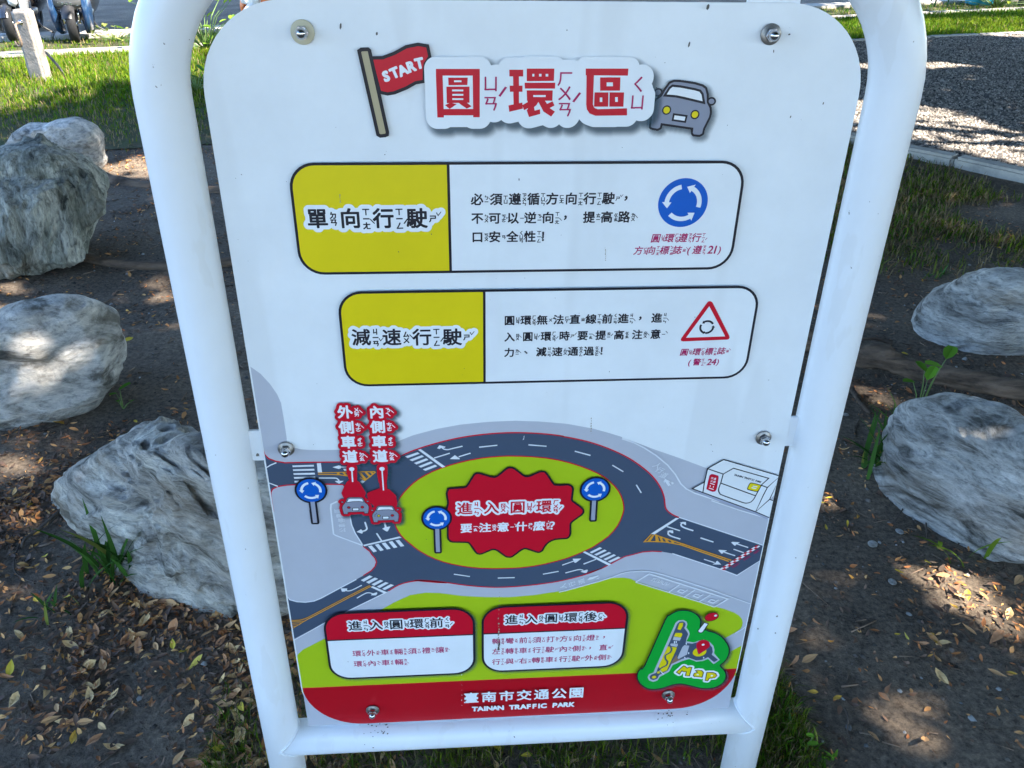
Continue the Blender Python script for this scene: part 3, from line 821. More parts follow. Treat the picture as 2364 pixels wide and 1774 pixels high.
# ---- blue roundabout symbols
def arc_arrow(pr, c, R_, r, w, a0, a1, head, m, hw=2.1):
    pts = [(c[0] + r * math.cos(math.radians(a0 + (a1 - a0) * k / 14)), c[1] + r * math.sin(math.radians(a0 + (a1 - a0) * k / 14))) for k in range(15)]
    pr.stroke(pts, w, m, px=False)
    e = math.radians(a1); h2 = w * hw / 2; d = math.radians(a1 + head)
    q = [(c[0] + (r - h2) * math.cos(e), c[1] + (r - h2) * math.sin(e)), (c[0] + (r + h2) * math.cos(e), c[1] + (r + h2) * math.sin(e)), (c[0] + r * math.cos(d), c[1] + r * math.sin(d))]
    pr.raw(q, [(0, 1, 2)], m)
def symbol(pr, c, r, m='halo'):
    pr.disc(c, r, 'blue', n=64)
    for a in (101, 224, 344): arc_arrow(pr, c, r, r * .66, r * .185, a, a + 76, 22, m)
def pole_sign(z, cx, cy, rpx, pole, parent):
    pr = Print(); c = P(z[0] + cx * z[2], z[1] + cy * z[2]); r = P(z[0] + (cx + rpx) * z[2], z[1] + cy * z[2])[0] - c[0]
    pts = to_plane(zl(z, pole)); (xa, za), (xb, zb_) = pts
    w = r * .30; 
    tris = []
    for k in range(40):
        a, b = 2 * math.pi * k / 40, 2 * math.pi * (k + 1) / 40
        tris.append((c, (c[0] + r * math.cos(a), c[1] + r * math.sin(a)), (c[0] + r * math.cos(b), c[1] + r * math.sin(b))))
    q = [(xa - w / 2, za), (xa + w / 2, za), (xb + w / 2, zb_), (xb - w / 2, zb_)]
    tris += [(q[0], q[1], q[2]), (q[0], q[2], q[3])]
    halo(pr, tris, r * .15, 'black'); pr.raw(q, [(0, 1, 2, 3)], 'pole'); symbol(pr, c, r)
    pr.build('roundabout_sign_print', parent)
pole_sign(Z12, 728, 432, 203, [(750, 590), (788, 890)], panel)
pole_sign(Z14, 598, 1295, 172, [(605, 1430), (615, 1725)], panel)
pole_sign(Z15, 627, 928, 172, [(613, 1070), (598, 1320)], panel)
# white eye-shine line of printed sign 1 pole uses the same print

# ---- red starburst with the question
sb = Print()
burst = zl(Z14, [(745, 930), (760, 915), (940, 902), (975, 888), (1000, 860), (1060, 760), (1090, 727), (1140, 720), (1300, 768), (1350, 765), (1400, 735), (1490, 660), (1540, 648), (1590, 662), (1700, 745), (1750, 762), (1800, 750), (1900, 705), (1960, 700), (2000, 725), (2080, 845), (2115, 870), (2212, 870)]) \
    + zl(Z15, [(270, 865), (320, 880), (345, 920), (330, 1040), (345, 1080), (455, 1160), (478, 1205), (455, 1250), (330, 1340), (310, 1390), (310, 1490), (285, 1540), (240, 1553), (120, 1562)]) \
    + zl(Z19, [(1690, 385), (1640, 440), (1610, 490), (1575, 510), (1530, 505), (1410, 465), (1370, 468), (1320, 498), (1230, 565), (1185, 573), (1140, 560), (1040, 488), (990, 475), (950, 483), (840, 530), (795, 530), (760, 505), (690, 405), (640, 383), (470, 380), (430, 360), (408, 320)]) \
    + zl(Z14, [(740, 1400), (735, 1280), (722, 1190), (738, 1130), (742, 1080), (725, 980)])
sb.fill(burst, 'red', smooth=2); sb.stroke(burst, .0030, 'black', closed=True, smooth=2)
starb = sb.build('starburst_print', panel)
def lettering(parent, rows, halo_r=None, halo_m='halo', shadow=None, name='lettering', label=None, extra=None, darkness=.75):
    t = Print()
    saved = ORDER[0]
    for rw in rows: text_row(t, **rw)
    if halo_r:
        tris = list(t.tri2d) + (extra or [])
        h = Print(); halo(h, tris, halo_r, halo_m, shadow=shadow, parent=parent, darkness=darkness)
        h.build('lettering_border', parent)
        t = Print()
        for rw in rows: text_row(t, **rw)
    return t.build(name, parent, label)
def row(chars, xs, y0, y1, z, em, m, **k): return dict(chars=chars, xs=xs, y0=y0, y1=y1, z=z, em_px=em, m=m, **k)
lettering(starb, [row('進入圓環', [955, 1295, 1630, 1965], 1172, 1145, Z14, 192, 'red', off=.02)], .0034)
lettering(starb, [row('要注意什麼？', [975, 1215, 1445, 1675, 1905, 2105], 1422, 1388, Z14, 148, 'halo', off=.03)])
pole_sign(Z14, 598, 1295, 172, [(605, 1430), (615, 1725)], starb)

# ---- lane banner: two red labels with pins and two grey cars
CARB = [(545, 1045), (505, 900), (520, 850), (560, 800), (590, 760), (618, 690), (650, 665), (720, 658), (900, 658), (970, 665), (1005, 695), (1040, 780), (1090, 812), (1125, 860), (1125, 930), (1108, 1030), (1028, 1032), (1015, 992), (640, 1005), (640, 1045)]
WIND = [(610, 775), (650, 695), (690, 684), (920, 684), (970, 692), (1010, 765), (900, 750), (750, 755)]
def car13(dx, dy): return [(x + dx, y + dy) for x, y in CARB]
lb = Print(); tmp = Print()
R1 = dict(chars='外側車道', xs=[0] * 4, y0=0, y1=0, z=Z11, em_px=290, m='halo', off=.035, vert=[(485, 335), (515, 635), (550, 925), (585, 1210)])
R2 = dict(chars='內側車道', xs=[0] * 4, y0=0, y1=0, z=Z11, em_px=285, m='halo', off=.035, vert=[(1105, 335), (1130, 625), (1155, 915), (1175, 1200)])
text_row(tmp, **R1); text_row(tmp, **R2)
def tri_poly(pts): p = dedupe(to_plane(pts)); return [tuple(p[i] for i in t) for t in tris_of(p)]
for dx, dy in ((0, 0), (695, 190)): tmp.tri2d += tri_poly(zl(Z13, car13(dx, dy)) )
tmp.tri2d += tri_poly(zl(Z13, [(480, 760), (540, 750), (545, 790)])) + tri_poly(zl(Z13, [(1130, 745), (1080, 780), (1100, 750)]))
tmp.tri2d += tri_poly(zl(Z13, [(1180, 955), (1230, 950), (1240, 980)])) + tri_poly(zl(Z13, [(1820, 940), (1770, 970), (1790, 940)]))
tmp.tri2d += tri_poly(zl(Z11, [(570, 1410), (665, 1410), (665, 1500), (660, 1659), (625, 1659), (570, 1500)])) + tri_poly(zl(Z13, [(715, 40), (755, 40), (765, 260), (735, 260)]))
tmp.tri2d += tri_poly(zl(Z11, [(1165, 1400), (1260, 1400), (1262, 1500), (1245, 1700), (1200, 1700), (1165, 1500)])) + tri_poly(zl(Z13, [(1415, 40), (1450, 40), (1480, 480), (1450, 480)]))
tmp.tri2d += tri_poly(zl(Z13, [(720, 300), (790, 300), (850, 340), (985, 560), (960, 640), (600, 640), (560, 560), (660, 350)]))
tmp.tri2d += tri_poly(zl(Z13, [(1150, 590), (1400, 500), (1560, 520), (1690, 640), (1720, 820), (1300, 830), (1180, 720)]))
halo(lb, tmp.tri2d, .0044, 'red', shadow=(.0030, -.0026, .0055), parent=panel)
lanes = lb.build('lane_banner_print', panel)
t = Print(); text_row(t, **R1); text_row(t, **R2); t.build('lettering', lanes)
for cx, cy, st_ in ((617, 1450, [(733, 40), (750, 300)]), (1210, 1445, [(1432, 40), (1465, 500)])):
    t = Print(); t.stroke(zl(Z13, st_), .0020, 'halo')
    c = P(Z11[0] + cx * Z11[2], Z11[1] + cy * Z11[2]); t.disc(c, .0037, 'halo', rz=.0034)
    t.build('pin_print', lanes)
for dx, dy, lt in ((0, 0, 'red'), (695, 190, 'yellow')):
    t = Print()
    for mx, my, a in ((510, 768, -.35), (1100, 752, .35)):
        c = P(*zl(Z13, [(mx + dx, my + dy)])[0]); t.disc(c, .0018, 'cargrey', rz=.0013, rot=a); t.ring(c, .0018, .0006, 'black', rz=.0013, rot=a, n=20)
    t.fill(zl(Z13, car13(dx, dy)), 'cargrey'); t.stroke(zl(Z13, car13(dx, dy)), .0008, 'black', closed=True)
    wd = zl(Z13, [(x + dx, y + dy) for x, y in WIND]); t.fill(wd, 'halo'); t.stroke(wd, .0009, 'black', closed=True)
    for lx, ly, mm in ((660, 893, lt), (975, 885, 'red')):
        c = P(*zl(Z13, [(lx + dx, ly + dy)])[0]); t.disc(c, .0026, 'black', rz=.0023); t.disc(c, .0017, mm, rz=.0015)
    pl = zl(Z13, [(750 + dx, 908 + dy), (893 + dx, 905 + dy), (893 + dx, 962 + dy), (752 + dx, 965 + dy)]); t.fill(pl, 'halo'); t.stroke(pl, .0009, 'black', closed=True)
    if lt == 'yellow':
        for q in ([(1240, 1085), (1285, 1088)], [(1255, 1042), (1288, 1056)], [(1295, 1015), (1318, 1034)]): t.stroke(zl(Z13, q), .0008, 'black')
    t.build('small_car_print', lanes)

# ---- heading
hd = Print()
def T2(rects, m='red'):
    out = []
    for q in rects: out.append(zl(Z2, q))
    return out
TG = [
 [(208, 398), (580, 398), (580, 455), (208, 455)], [(208, 455), (265, 455), (276, 810), (220, 810)], [(520, 455), (580, 455), (580, 808), (524, 808)], [(270, 738), (526, 738), (526, 792), (270, 792)],
 [(312, 472), (478, 472), (475, 535), (315, 537)], [(297, 548), (493, 548), (493, 685), (300, 688)], [(330, 684), (385, 696), (325, 738), (285, 705)], [(400, 684), (470, 684), (510, 715), (470, 735), (425, 705)],
 [(830, 405), (948, 405), (948, 462), (830, 462)], [(833, 540), (942, 540), (942, 592), (835, 592)], [(862, 460), (912, 460), (912, 700), (866, 710)], [(823, 708), (940, 683), (945, 735), (830, 762)],
 [(978, 395), (1212, 395), (1208, 500), (978, 502)], [(960, 515), (1220, 515), (1218, 565), (962, 565)], [(978, 580), (1198, 580), (1195, 668), (980, 668)],
 [(985, 664), (1085, 664), (1060, 705), (1040, 722), (1045, 752), (1090, 740), (1092, 780), (997, 806), (978, 750), (990, 730), (955, 748), (940, 705), (985, 680)],
 [(1070, 664), (1130, 664), (1150, 695), (1197, 672), (1213, 708), (1172, 730), (1217, 760), (1185, 802), (1120, 760)],
 [(1478, 395), (1840, 395), (1835, 455), (1478, 452)], [(1485, 450), (1548, 450), (1538, 700), (1482, 700)], [(1482, 698), (1538, 698), (1550, 728), (1580, 740), (1828, 732), (1828, 792), (1560, 795), (1510, 775), (1487, 740)],
 [(1600, 470), (1772, 470), (1768, 582), (1600, 583)], [(1553, 597), (1670, 597), (1668, 718), (1548, 718)], [(1680, 597), (1803, 597), (1797, 718), (1678, 718)]]
TH = [(362, 495, 425, 510), (345, 573, 440, 588), (347, 610, 440, 625), (347, 647, 440, 661), (1025, 440, 1042, 462), (1082, 440, 1103, 462), (1138, 440, 1160, 462), (1033, 620, 1138, 636), (1655, 512, 1708, 545), (1597, 640, 1618, 678), (1727, 637, 1750, 677)]
TR_ = [('ㄩ', 672, 525), ('ㄢ', 672, 692), ('ˊ', 768, 592), ('ㄏ', 1305, 480), ('ㄨ', 1300, 608), ('ㄢ', 1300, 742), ('ˊ', 1395, 640), ('ㄑ', 1925, 532), ('ㄩ', 1915, 682)]
def heading(pr):
    for q in TG: pr.fill(zl(Z2, q), 'red')
    for (x0, y0, x1, y1) in TH: pr.fill(zl(Z2, [(x0, y0), (x1, y0), (x1, y1), (x0, y1)]), 'halo')
    ac = []
    for ch, x, y in TR_:
        c = P(Z2[0] + x * Z2[2], Z2[1] + y * Z2[2])
        if ch == 'ˊ': tone(pr, ch, c, .034, 'magenta', ac)
        else: place(pr, ch, c, .0185, 'magenta', .012, acc=ac)
    flush(pr, ac)
tmp = Print(); heading(tmp)
# flag and big car come first, the heading's white border overlaps them
fl = Print()
flag = zl(Z1, [(1500, 490), (1600, 488), (1700, 450), (1800, 395), (1900, 375), (1980, 388), (2000, 480), (1960, 540), (1952, 610), (1952, 688), (1880, 700), (1800, 745), (1700, 785), (1640, 795), (1575, 780)])
fl.fill(flag, 'red'); fl.stroke(flag, .0036, 'black', closed=True)
pole = zl(Z1, [(1400, 432), (1420, 418), (1475, 416), (1488, 428), (1640, 1120), (1638, 1140), (1620, 1148), (1580, 1152), (1560, 1140)])
fl.fill(pole, 'tan'); fl.stroke(pole, .0040, 'black', closed=True)
ac = []
for i, (ch, x, y) in enumerate((('S', 1628, 643), ('T', 1700, 613), ('A', 1768, 592), ('R', 1842, 560), ('T', 1910, 533))):
    place(fl, ch, P(Z1[0] + x * Z1[2], Z1[1] + y * Z1[2]), .0146, 'halo', .062, rot=math.radians((17, 22, 24, 18, 12)[i]), acc=ac)
flush(fl, ac)
fl.build('start_flag_print', panel)
car = [(188, 1075), (190, 1040), (196, 1015), (190, 960), (205, 900), (228, 855), (280, 815), (310, 765), (350, 708), (385, 693), (440, 695), (560, 714), (622, 732), (648, 752), (660, 800), (662, 868), (685, 915), (688, 955), (680, 990), (650, 1050), (630, 1090), (622, 1130), (600, 1142), (552, 1138), (543, 1125), (548, 1082), (272, 1042), (264, 1080), (245, 1090), (200, 1082)]
ORDER[0] += 1
cp = Print()
cpoly = zl(Z3, car); ctris = tri_poly(cpoly)
halo(cp, ctris, .0026, 'black', shadow=(.0034, -.0036, .006), parent=panel, darkness=.6)
for mx, my, a in ((247, 782, .3), (702, 858, -.3)):
    c = P(*zl(Z3, [(mx, my)])[0]); cp.disc(c, .0053, 'black', rz=.0048, rot=a); cp.disc(c, .0034, 'cargrey', rz=.0029, rot=a)
cp.fill(cpoly, 'cargrey')
ws = zl(Z3, [(370, 725), (440, 732), (560, 755), (605, 768), (625, 795), (638, 870), (470, 830), (400, 815), (305, 808), (345, 745)])
cp.fill(ws, 'white'); cp.stroke(ws, .0026, 'black', closed=True)
for lx, ly in ((321, 932), (561, 970)):
    c = P(*zl(Z3, [(lx, ly)])[0]); cp.disc(c, .0053, 'black'); cp.disc(c, .0038, 'yellow')
npl = zl(Z3, [(382, 967), (490, 982), (478, 1032), (372, 1017)]); cp.fill(npl, 'halo'); cp.stroke(npl, .0022, 'black', closed=True)
cp.build('big_car_print', panel)
hb = Print(); halo(hb, tmp.tri2d, .0132, 'halo', shadow=(.0052, -.0062, .0075), parent=panel, darkness=.7)
hb.build('heading_border', panel)
hd = Print(); heading(hd); hd.build('heading_lettering', panel)

# ---- two information boxes
def info_box(l, r, t, b, dv, name='info_box_print'):
    rad = .029
    pr = Print()
    o = round_rect(l, t, r, b, rad)
    pr.fill(o, 'white', px=False)
    left = [p for p in o if p[0] < dv]
    left = [(dv, t)] + left + [(dv, b)]
    pr.fill(left, 'yellow', px=False)
    pr.stroke(o, .0033, 'black', px=False, closed=True)
    pr.stroke([(dv, t - .0016), (dv, b + .0016)], .0033, 'black', px=False)
    return pr
ib1 = info_box(-.2911, .2506, zr(-.1746), zr(-.3111), -.1064).build('info_box_print', panel)
ib2 = info_box(-.2488, .2950, zr(-.3376), zr(-.4728), -.0644).build('info_box_print', panel)
ib1['label'] = 'upper printed box about driving in one direction'; ib2['label'] = 'lower printed box about slowing down'
lettering(ib1, [row('單向行駛', [415, 750, 1087, 1427], 675, 672, Z4, 208, 'black', off=.026)], .0052)
lettering(ib1, [row('必須遵循方向行駛，', [270, 465, 655, 845, 1035, 1228, 1418, 1607, 1785], 480, 467, Z5, 122, 'black', off=.026),
                row('不可以逆向，提高路', [272, 450, 635, 812, 993, 1168, 1410, 1590, 1765], 672, 658, Z5, 118, 'black', off=.026),
                row('口安全性！', [273, 450, 628, 808, 972], 862, 856, Z5, 117, 'black', off=.026)])
lettering(ib1, [row('圓環遵行', [762, 900, 1037, 1175], 874, 868, Z6, 92, 'magenta', off=.018, shear=.16),
                row('方向標誌(遵', [585, 712, 850, 980, 1098, 1182], 1000, 992, Z6, 90, 'magenta', off=.018, shear=.16),
                row('21)', [1320, 1368, 1412], 988, 988, Z6, 88, 'magenta', off=.018, shear=.16)])
pr = Print(); symbol(pr, (.1796, zr(-.22457)), .0308, 'white'); pr.build('roundabout_symbol_print', ib1)
lettering(ib2, [row('減速行駛', [285, 597, 905, 1212], 601, 598, Z7, 188, 'black', off=.022)], .0050)
lettering(ib2, [row('圓環無法直線前進，進', [253, 462, 670, 878, 1085, 1290, 1495, 1700, 1915, 2125], 480, 448, Z8, 132, 'black', off=.026),
                row('入圓環時要提高注意', [253, 485, 717, 950, 1183, 1413, 1645, 1877, 2110], 690, 655, Z8, 130, 'black', off=.026),
                row('力、減速通過！', [250, 460, 657, 860, 1060, 1262, 1458], 887, 866, Z8, 128, 'black', off=.026)])
lettering(ib2, [row('圓環標誌', [540, 697, 855, 1012], 883, 868, Z9, 100, 'magenta', off=.018, shear=.16),
                row('(警', [608, 700], 1010, 1008, Z9, 97, 'magenta', off=.018, shear=.16),
                row('24)', [862, 918, 968], 1005, 1002, Z9, 95, 'magenta', off=.018, shear=.16)])
ts = Print()
ts.fill(zl(Z9, [(868, 232), (892, 242), (905, 262), (1110, 670), (1117, 695), (1105, 715), (1085, 722), (525, 745), (500, 738), (495, 718), (505, 698), (830, 252), (845, 236)]), 'red')
ts.fill(zl(Z9, [(857, 297), (1060, 680), (562, 698)]), 'white')
cc = P(*zl(Z9, [(826, 562)])[0])
for a in (30, 155, 264): arc_arrow(ts, cc, 0, .0088, .0028, a, a + 92, 20, 'black', 1.9)
ts.build('warning_triangle_print', ib2)

# ---- two caption boxes with red heads
def cap_box(z, L_, T_, R_, B_, D_, rad):
    pp = lambda lst: to_plane(zl(z, lst))
    l = np.mean([p[0] for p in pp(L_)]); r = np.mean([p[0] for p in pp(R_)]); t = np.mean([p[1] for p in pp(T_)]); b = np.mean([p[1] for p in pp(B_)]); d = np.mean([p[1] for p in pp(D_)])
    pr = Print(); o = round_rect(l, t, r, b, rad)
    tt = [tuple(o[i] for i in q) for q in tris_of(o)]
    halo(pr, tt, .0012, 'black', h=.0006, shadow=(.0028, -.0030, .0045), parent=panel, darkness=.6)
    pr.fill(o, 'white', px=False)
    top = [p for p in o if p[1] > d]; i0 = max(range(len(top)), key=lambda i: top[i][0] * 1 - top[i][1] * .01)
    top = sorted(top, key=lambda p: -math.atan2(p[1] - d, p[0] - (l + r) / 2)); top = [(l, d)] + top + [(r, d)]
    pr.fill(top, 'red', px=False)
    pr.stroke(o, .0036, 'black', px=False, closed=True); pr.stroke([(l + .0017, d), (r - .0017, d)], .0026, 'black', px=False)
    return pr
cA = cap_box(Z22, [(65, 270), (95, 620)], [(290, 118), (1900, 68)], [(2110, 230), (2118, 800)], [(1900, 950), (380, 1028)], [(95, 498), (2100, 418)], .034).build('caption_box_print', panel, 'printed box about what to mind before entering the roundabout')
lettering(cA, [row('進入圓環前', [480, 765, 1045, 1325, 1600], 298, 256, Z22, 185, 'black', off=.018)], .0030)
lettering(cA, [row('環外車輛須禮讓', [505, 700, 890, 1077, 1268, 1457, 1645], 678, 628, Z22, 117, 'magenta', off=.014),
               row('環內車輛', [520, 712, 900, 1085], 820, 796, Z22, 115, 'magenta', off=.014)])
cB = cap_box(Z20, [(85, 300), (85, 880)], [(300, 155), (1900, 98)], [(2065, 300), (2010, 830)], [(260, 1045), (1800, 975)], [(95, 525), (2030, 450)], .034).build('caption_box_print', panel, 'printed box about what to mind after entering the roundabout')
lettering(cB, [row('進入圓環後', [478, 750, 1025, 1295, 1565], 332, 290, Z20, 172, 'black', off=.018)], .0030)
lettering(cB, [row('轉彎前須打方向燈，', [270, 455, 640, 830, 1015, 1198, 1385, 1568, 1750], 630, 572, Z20, 114, 'magenta', off=.014),
               row('左轉車行駛內側，直', [270, 453, 640, 825, 1005, 1190, 1375, 1558, 1740], 770, 714, Z20, 113, 'magenta', off=.014),
               row('行與右轉車行駛外側', [270, 455, 640, 815, 1000, 1190, 1365, 1545, 1725], 912, 850, Z20, 112, 'magenta', off=.014)])

# ---- footer words
lettering(picture, [row('臺南市交通公園', [565, 745, 925, 1103, 1280, 1460, 1637], 203, 150, Z23, 150, 'halo', off=.024, ruby=False)])
ac = []; pr = Print(); s = 'TAINAN TRAFFIC PARK'
adv = [1.0 if c != 'I' else .62 for c in s]; tot = sum(adv); acc_ = 0
for i, ch in enumerate(s):
    t = (acc_ + adv[i] / 2) / tot; acc_ += adv[i]
    if ch != ' ': place(pr, ch, P(Z23[0] + (572 + 1045 * t) * Z23[2], Z23[1] + (316 - 50 * t) * Z23[2]), .0155, 'halo', .055, rot=random.uniform(-.09, .09), sx=1.0, acc=ac)
flush(pr, ac); pr.build('lettering', picture)

# ---- green map badge
bg_ = Print()
badge = zl(Z21, [(690, 415), (760, 335), (860, 275), (960, 250), (1080, 255), (1180, 290), (1260, 350), (1298, 430), (1290, 500), (1300, 540), (1420, 600), (1520, 625), (1640, 690), (1720, 780), (1772, 870), (1780, 960), (1740, 1070), (1680, 1140), (1625, 1190), (1690, 1260), (1725, 1340), (1710, 1430), (1640, 1510), (1520, 1565), (1400, 1578), (1280, 1570), (1100, 1525), (960, 1498), (820, 1515), (650, 1570), (520, 1590), (400, 1580), (300, 1525), (235, 1450), (215, 1370), (235, 1290), (290, 1230), (345, 1190)])
bt_ = tri_poly(smooth_poly(badge, 2))
halo(bg_, bt_, .0012, 'black', h=.0006, shadow=(.0030, -.0030, .005), parent=panel, darkness=.65)
bg_.fill(badge, 'green', smooth=2); bg_.stroke(badge, .0022, 'black', closed=True, smooth=2)
ring_ = zl(Z21, [(870, 460), (920, 420), (1000, 412), (1055, 440), (1070, 485), (1050, 540), (1095, 600), (1108, 650), (1085, 710), (1050, 775), (1180, 795), (1260, 765), (1350, 745), (1450, 790), (1510, 850), (1530, 920), (1522, 980), (1620, 1090), (1515, 1165), (1420, 1075), (1330, 1110), (1220, 1120), (1100, 1075), (980, 1110), (820, 1180), (760, 1290), (600, 1380), (560, 1440), (490, 1465), (420, 1440), (393, 1385), (420, 1335), (495, 1305), (520, 1240)])
bg_.fill(ring_, 'grey')
inner_ = zl(Z21, [(895, 480), (940, 440), (1000, 437), (1035, 465), (1040, 500), (1015, 550), (1070, 620), (1082, 660), (1060, 710), (1040, 800), (1150, 815), (1200, 800), (1300, 780), (1420, 800), (1490, 880), (1500, 960), (1480, 1000), (1590, 1090), (1520, 1130), (1420, 1045), (1320, 1090), (1220, 1100), (1080, 1050), (980, 1075), (800, 1160), (740, 1270), (590, 1350), (560, 1410), (490, 1435), (440, 1415), (425, 1380), (450, 1345), (540, 1310), (560, 1250), (750, 830)])
bg_.fill(inner_, 'road')
for q, m in (([(940, 465), (1000, 460), (990, 520), (950, 585), (900, 570), (925, 490)], 'yellow'), ([(870, 632), (975, 635), (985, 665), (960, 712), (840, 690)], 'yellow'), ([(840, 695), (962, 715), (940, 765), (820, 752)], 'grey'),
             ([(790, 812), (905, 815), (905, 850), (885, 870), (770, 850)], 'grey'), ([(735, 860), (890, 880), (870, 940), (720, 1270), (640, 1300), (600, 1240), (580, 1200)], 'yellow'), ([(1020, 840), (1100, 850), (1060, 1000), (920, 1075), (900, 1060), (985, 870)], 'grey'),
             ([(885, 1000), (900, 1075), (960, 1085), (800, 1160), (770, 1180)], 'brown'), ([(560, 1290), (600, 1280), (600, 1320), (555, 1320)], 'yellow')): bg_.fill(zl(Z21, q), m)
bg_.stroke(zl(Z21, [(760, 830), (790, 880), (800, 920), (770, 970), (700, 1010), (695, 1070), (730, 1120), (715, 1180), (640, 1220), (570, 1270)]), .0030, 'road', smooth=3)
for q in ([(600, 1270), (670, 1340)], [(850, 770), (850, 810)], [(880, 770), (880, 800)], [(1050, 800), (1050, 830)], [(1090, 960), (1090, 990)], [(1345, 1040), (1345, 1065)], [(1020, 1040), (1030, 1065)]): bg_.stroke(zl(Z21, q), .0017, 'paleline')
c = P(*zl(Z21, [(1275, 955)])[0]); bg_.disc(c, .0118, 'yellow', rz=.0108)
c = P(*zl(Z21, [(505, 1382)])[0]); bg_.disc(c, .0038, 'yellow', rz=.0035)
pin = zl(Z21, [(1255, 980), (1225, 870), (1230, 810), (1280, 765), (1350, 750), (1420, 775), (1448, 830), (1430, 880), (1290, 975)])
bg_.fill(pin, 'red', smooth=2); bg_.stroke(pin, .0010, 'magenta', closed=True, smooth=2); bg_.disc(P(*zl(Z21, [(1337, 830)])[0]), .0026, 'halo', rz=.0023)
# push pin on the badge
stick = zl(Z21, [(1355, 455), (1425, 475), (1330, 615), (1300, 630), (1260, 620), (1248, 595)])
bg_.fill(stick, 'halo'); bg_.stroke(stick, .0014, 'black', closed=True)
c = P(*zl(Z21, [(1480, 357)])[0]); bg_.disc(c, .0120, 'black', rz=.0098, rot=.3); bg_.disc(c, .0109, 'red', rz=.0088, rot=.3); bg_.disc(P(*zl(Z21, [(1548, 337)])[0]), .0026, 'halo', rz=.0022)
bdg = bg_.build('map_badge_print', panel)
LM = zl(Z21, [(880, 1298), (1000, 1190), (1028, 1195), (1065, 1228), (1100, 1210), (1145, 1215), (1105, 1362), (1035, 1358), (1050, 1290), (1000, 1290), (975, 1275), (935, 1332)])
La = zl(Z21, [(1205, 1270), (1250, 1262), (1310, 1268), (1345, 1300), (1318, 1385), (1270, 1378), (1185, 1375), (1168, 1350), (1185, 1315), (1240, 1300)])
Lp = zl(Z21, [(1400, 1300), (1500, 1300), (1550, 1320), (1570, 1358), (1530, 1395), (1440, 1400), (1415, 1445), (1370, 1440)])
tt = []
for L in (LM, La, Lp): tt += tri_poly(L)
h = Print(); halo(h, tt, .0046, 'halo'); h.build('lettering_border', bdg)
t = Print()
for L in (LM, La, Lp): t.fill(L, 'yellow'); t.stroke(L, .0015, 'black', closed=True)
t.fill(zl(Z21, [(1225, 1330), (1265, 1330), (1255, 1345), (1225, 1345)]), 'halo'); t.fill(zl(Z21, [(1470, 1345), (1505, 1345), (1495, 1370), (1462, 1368)]), 'halo')
t.build('lettering', bdg)

# ---- specks, insects' marks and droppings on the face
sp = Print(); r2 = random.Random(3)
PM['speck'] = mat('speck', (0.10, 0.09, 0.08), rough=0.9); PM['dropping'] = mat('dropping', (0.42, 0.36, 0.27), rough=0.9, noise_amt=.4, noise_scale=300)
def speck(x, z, s, m='speck', el=1.0, rot=0):
    q = [(x + s * el * math.cos(a) * math.cos(rot) - s * math.sin(a) * math.sin(rot), z + s * el * math.cos(a) * math.sin(rot) + s * math.sin(a) * math.cos(rot)) for a in (0, 1.1, 2.2, 3.3, 4.4, 5.4)]
    sp.raw(q, [tuple(range(6))], m)
for _ in range(110):
    speck(r2.uniform(XL + .01, XR - .01), r2.uniform(zr(-1.12), zr(-.01)), abs(r2.gauss(0, .00022)) + .00012, el=r2.uniform(1, 3), rot=r2.uniform(0, 3))
for px, py, s, el in ((788, 59, .0011, 3.2), (871, 76, .0012, 1.6), (1630, 15, .0018, 1.8), (1587, 101, .0011, 3), (1307, 68, .0007, 1), (1820, 267, .0008, 2), (1895, 236, .0008, 2)):
    x, z = P(px, py); speck(x, z, s, el=el, rot=1.4)
for (a, b, wd, m) in (((1363, 960), (1363, 995), .0009, 'dropping'), ((1395, 568), (1396, 596), .0008, 'dropping'), ((786, 446), (787, 463), .0008, 'dropping'), ((1153, 1360), (1150, 1420), .0010, 'dropping'), ((1066, 1550), (1066, 1620), .0007, 'paleline'), ((1151, 1432), (1150, 1470), .0016, 'dropping'), ((1152, 1478), (1150, 1490), .0020, 'speck'), ((1207, 1008), (1209, 1000), .0008, 'paleline')):
    for k in range(7):
        t = k / 6; x, z = P(a[0] + (b[0] - a[0]) * t + r2.gauss(0, .5), a[1] + (b[1] - a[1]) * t); speck(x, z, wd * r2.uniform(.4, 1.0), m, el=r2.uniform(1.2, 2.6), rot=1.5)
tag(sp.build('dirt_specks', panel), kind='stuff')
# ------------------------------------------------------------------ ground and surroundings
def vnoise(x, y, seed=0):
    """smooth value noise for numpy arrays"""
    xi = np.floor(x).astype(np.int64); yi = np.floor(y).astype(np.int64); fx = x - xi; fy = y - yi
    def hsh(a, b):
        h = (a * 374761393 + b * 668265263 + seed * 2147483647) & 0xffffffff
        h = ((h ^ (h >> 13)) * 1274126177) & 0xffffffff
        return ((h ^ (h >> 16)) & 0xffff) / 65535.0
    u = fx * fx * (3 - 2 * fx); v = fy * fy * (3 - 2 * fy)
    return (hsh(xi, yi) * (1 - u) + hsh(xi + 1, yi) * u) * (1 - v) + (hsh(xi, yi + 1) * (1 - u) + hsh(xi + 1, yi + 1) * u) * v
def nfbm(x, y, o=4, seed=0):
    s = 0; a = 1.0; t = 0
    for k in range(o): s = s + a * vnoise(x * 2 ** k, y * 2 ** k, seed + k); t += a; a *= .5
    return s / t - .5
def inpoly(x, y, poly):
    x = np.asarray(x, float); y = np.asarray(y, float); c = np.zeros(x.shape, bool); n = len(poly)
    for i in range(n):
        x1, y1 = poly[i - 1]; x2, y2 = poly[i]
        with np.errstate(divide='ignore', invalid='ignore'):
            t = ((y1 > y) != (y2 > y)) & (x < (x2 - x1) * (y - y1) / ((y2 - y1) + 1e-12) + x1)
        c ^= t
    return c
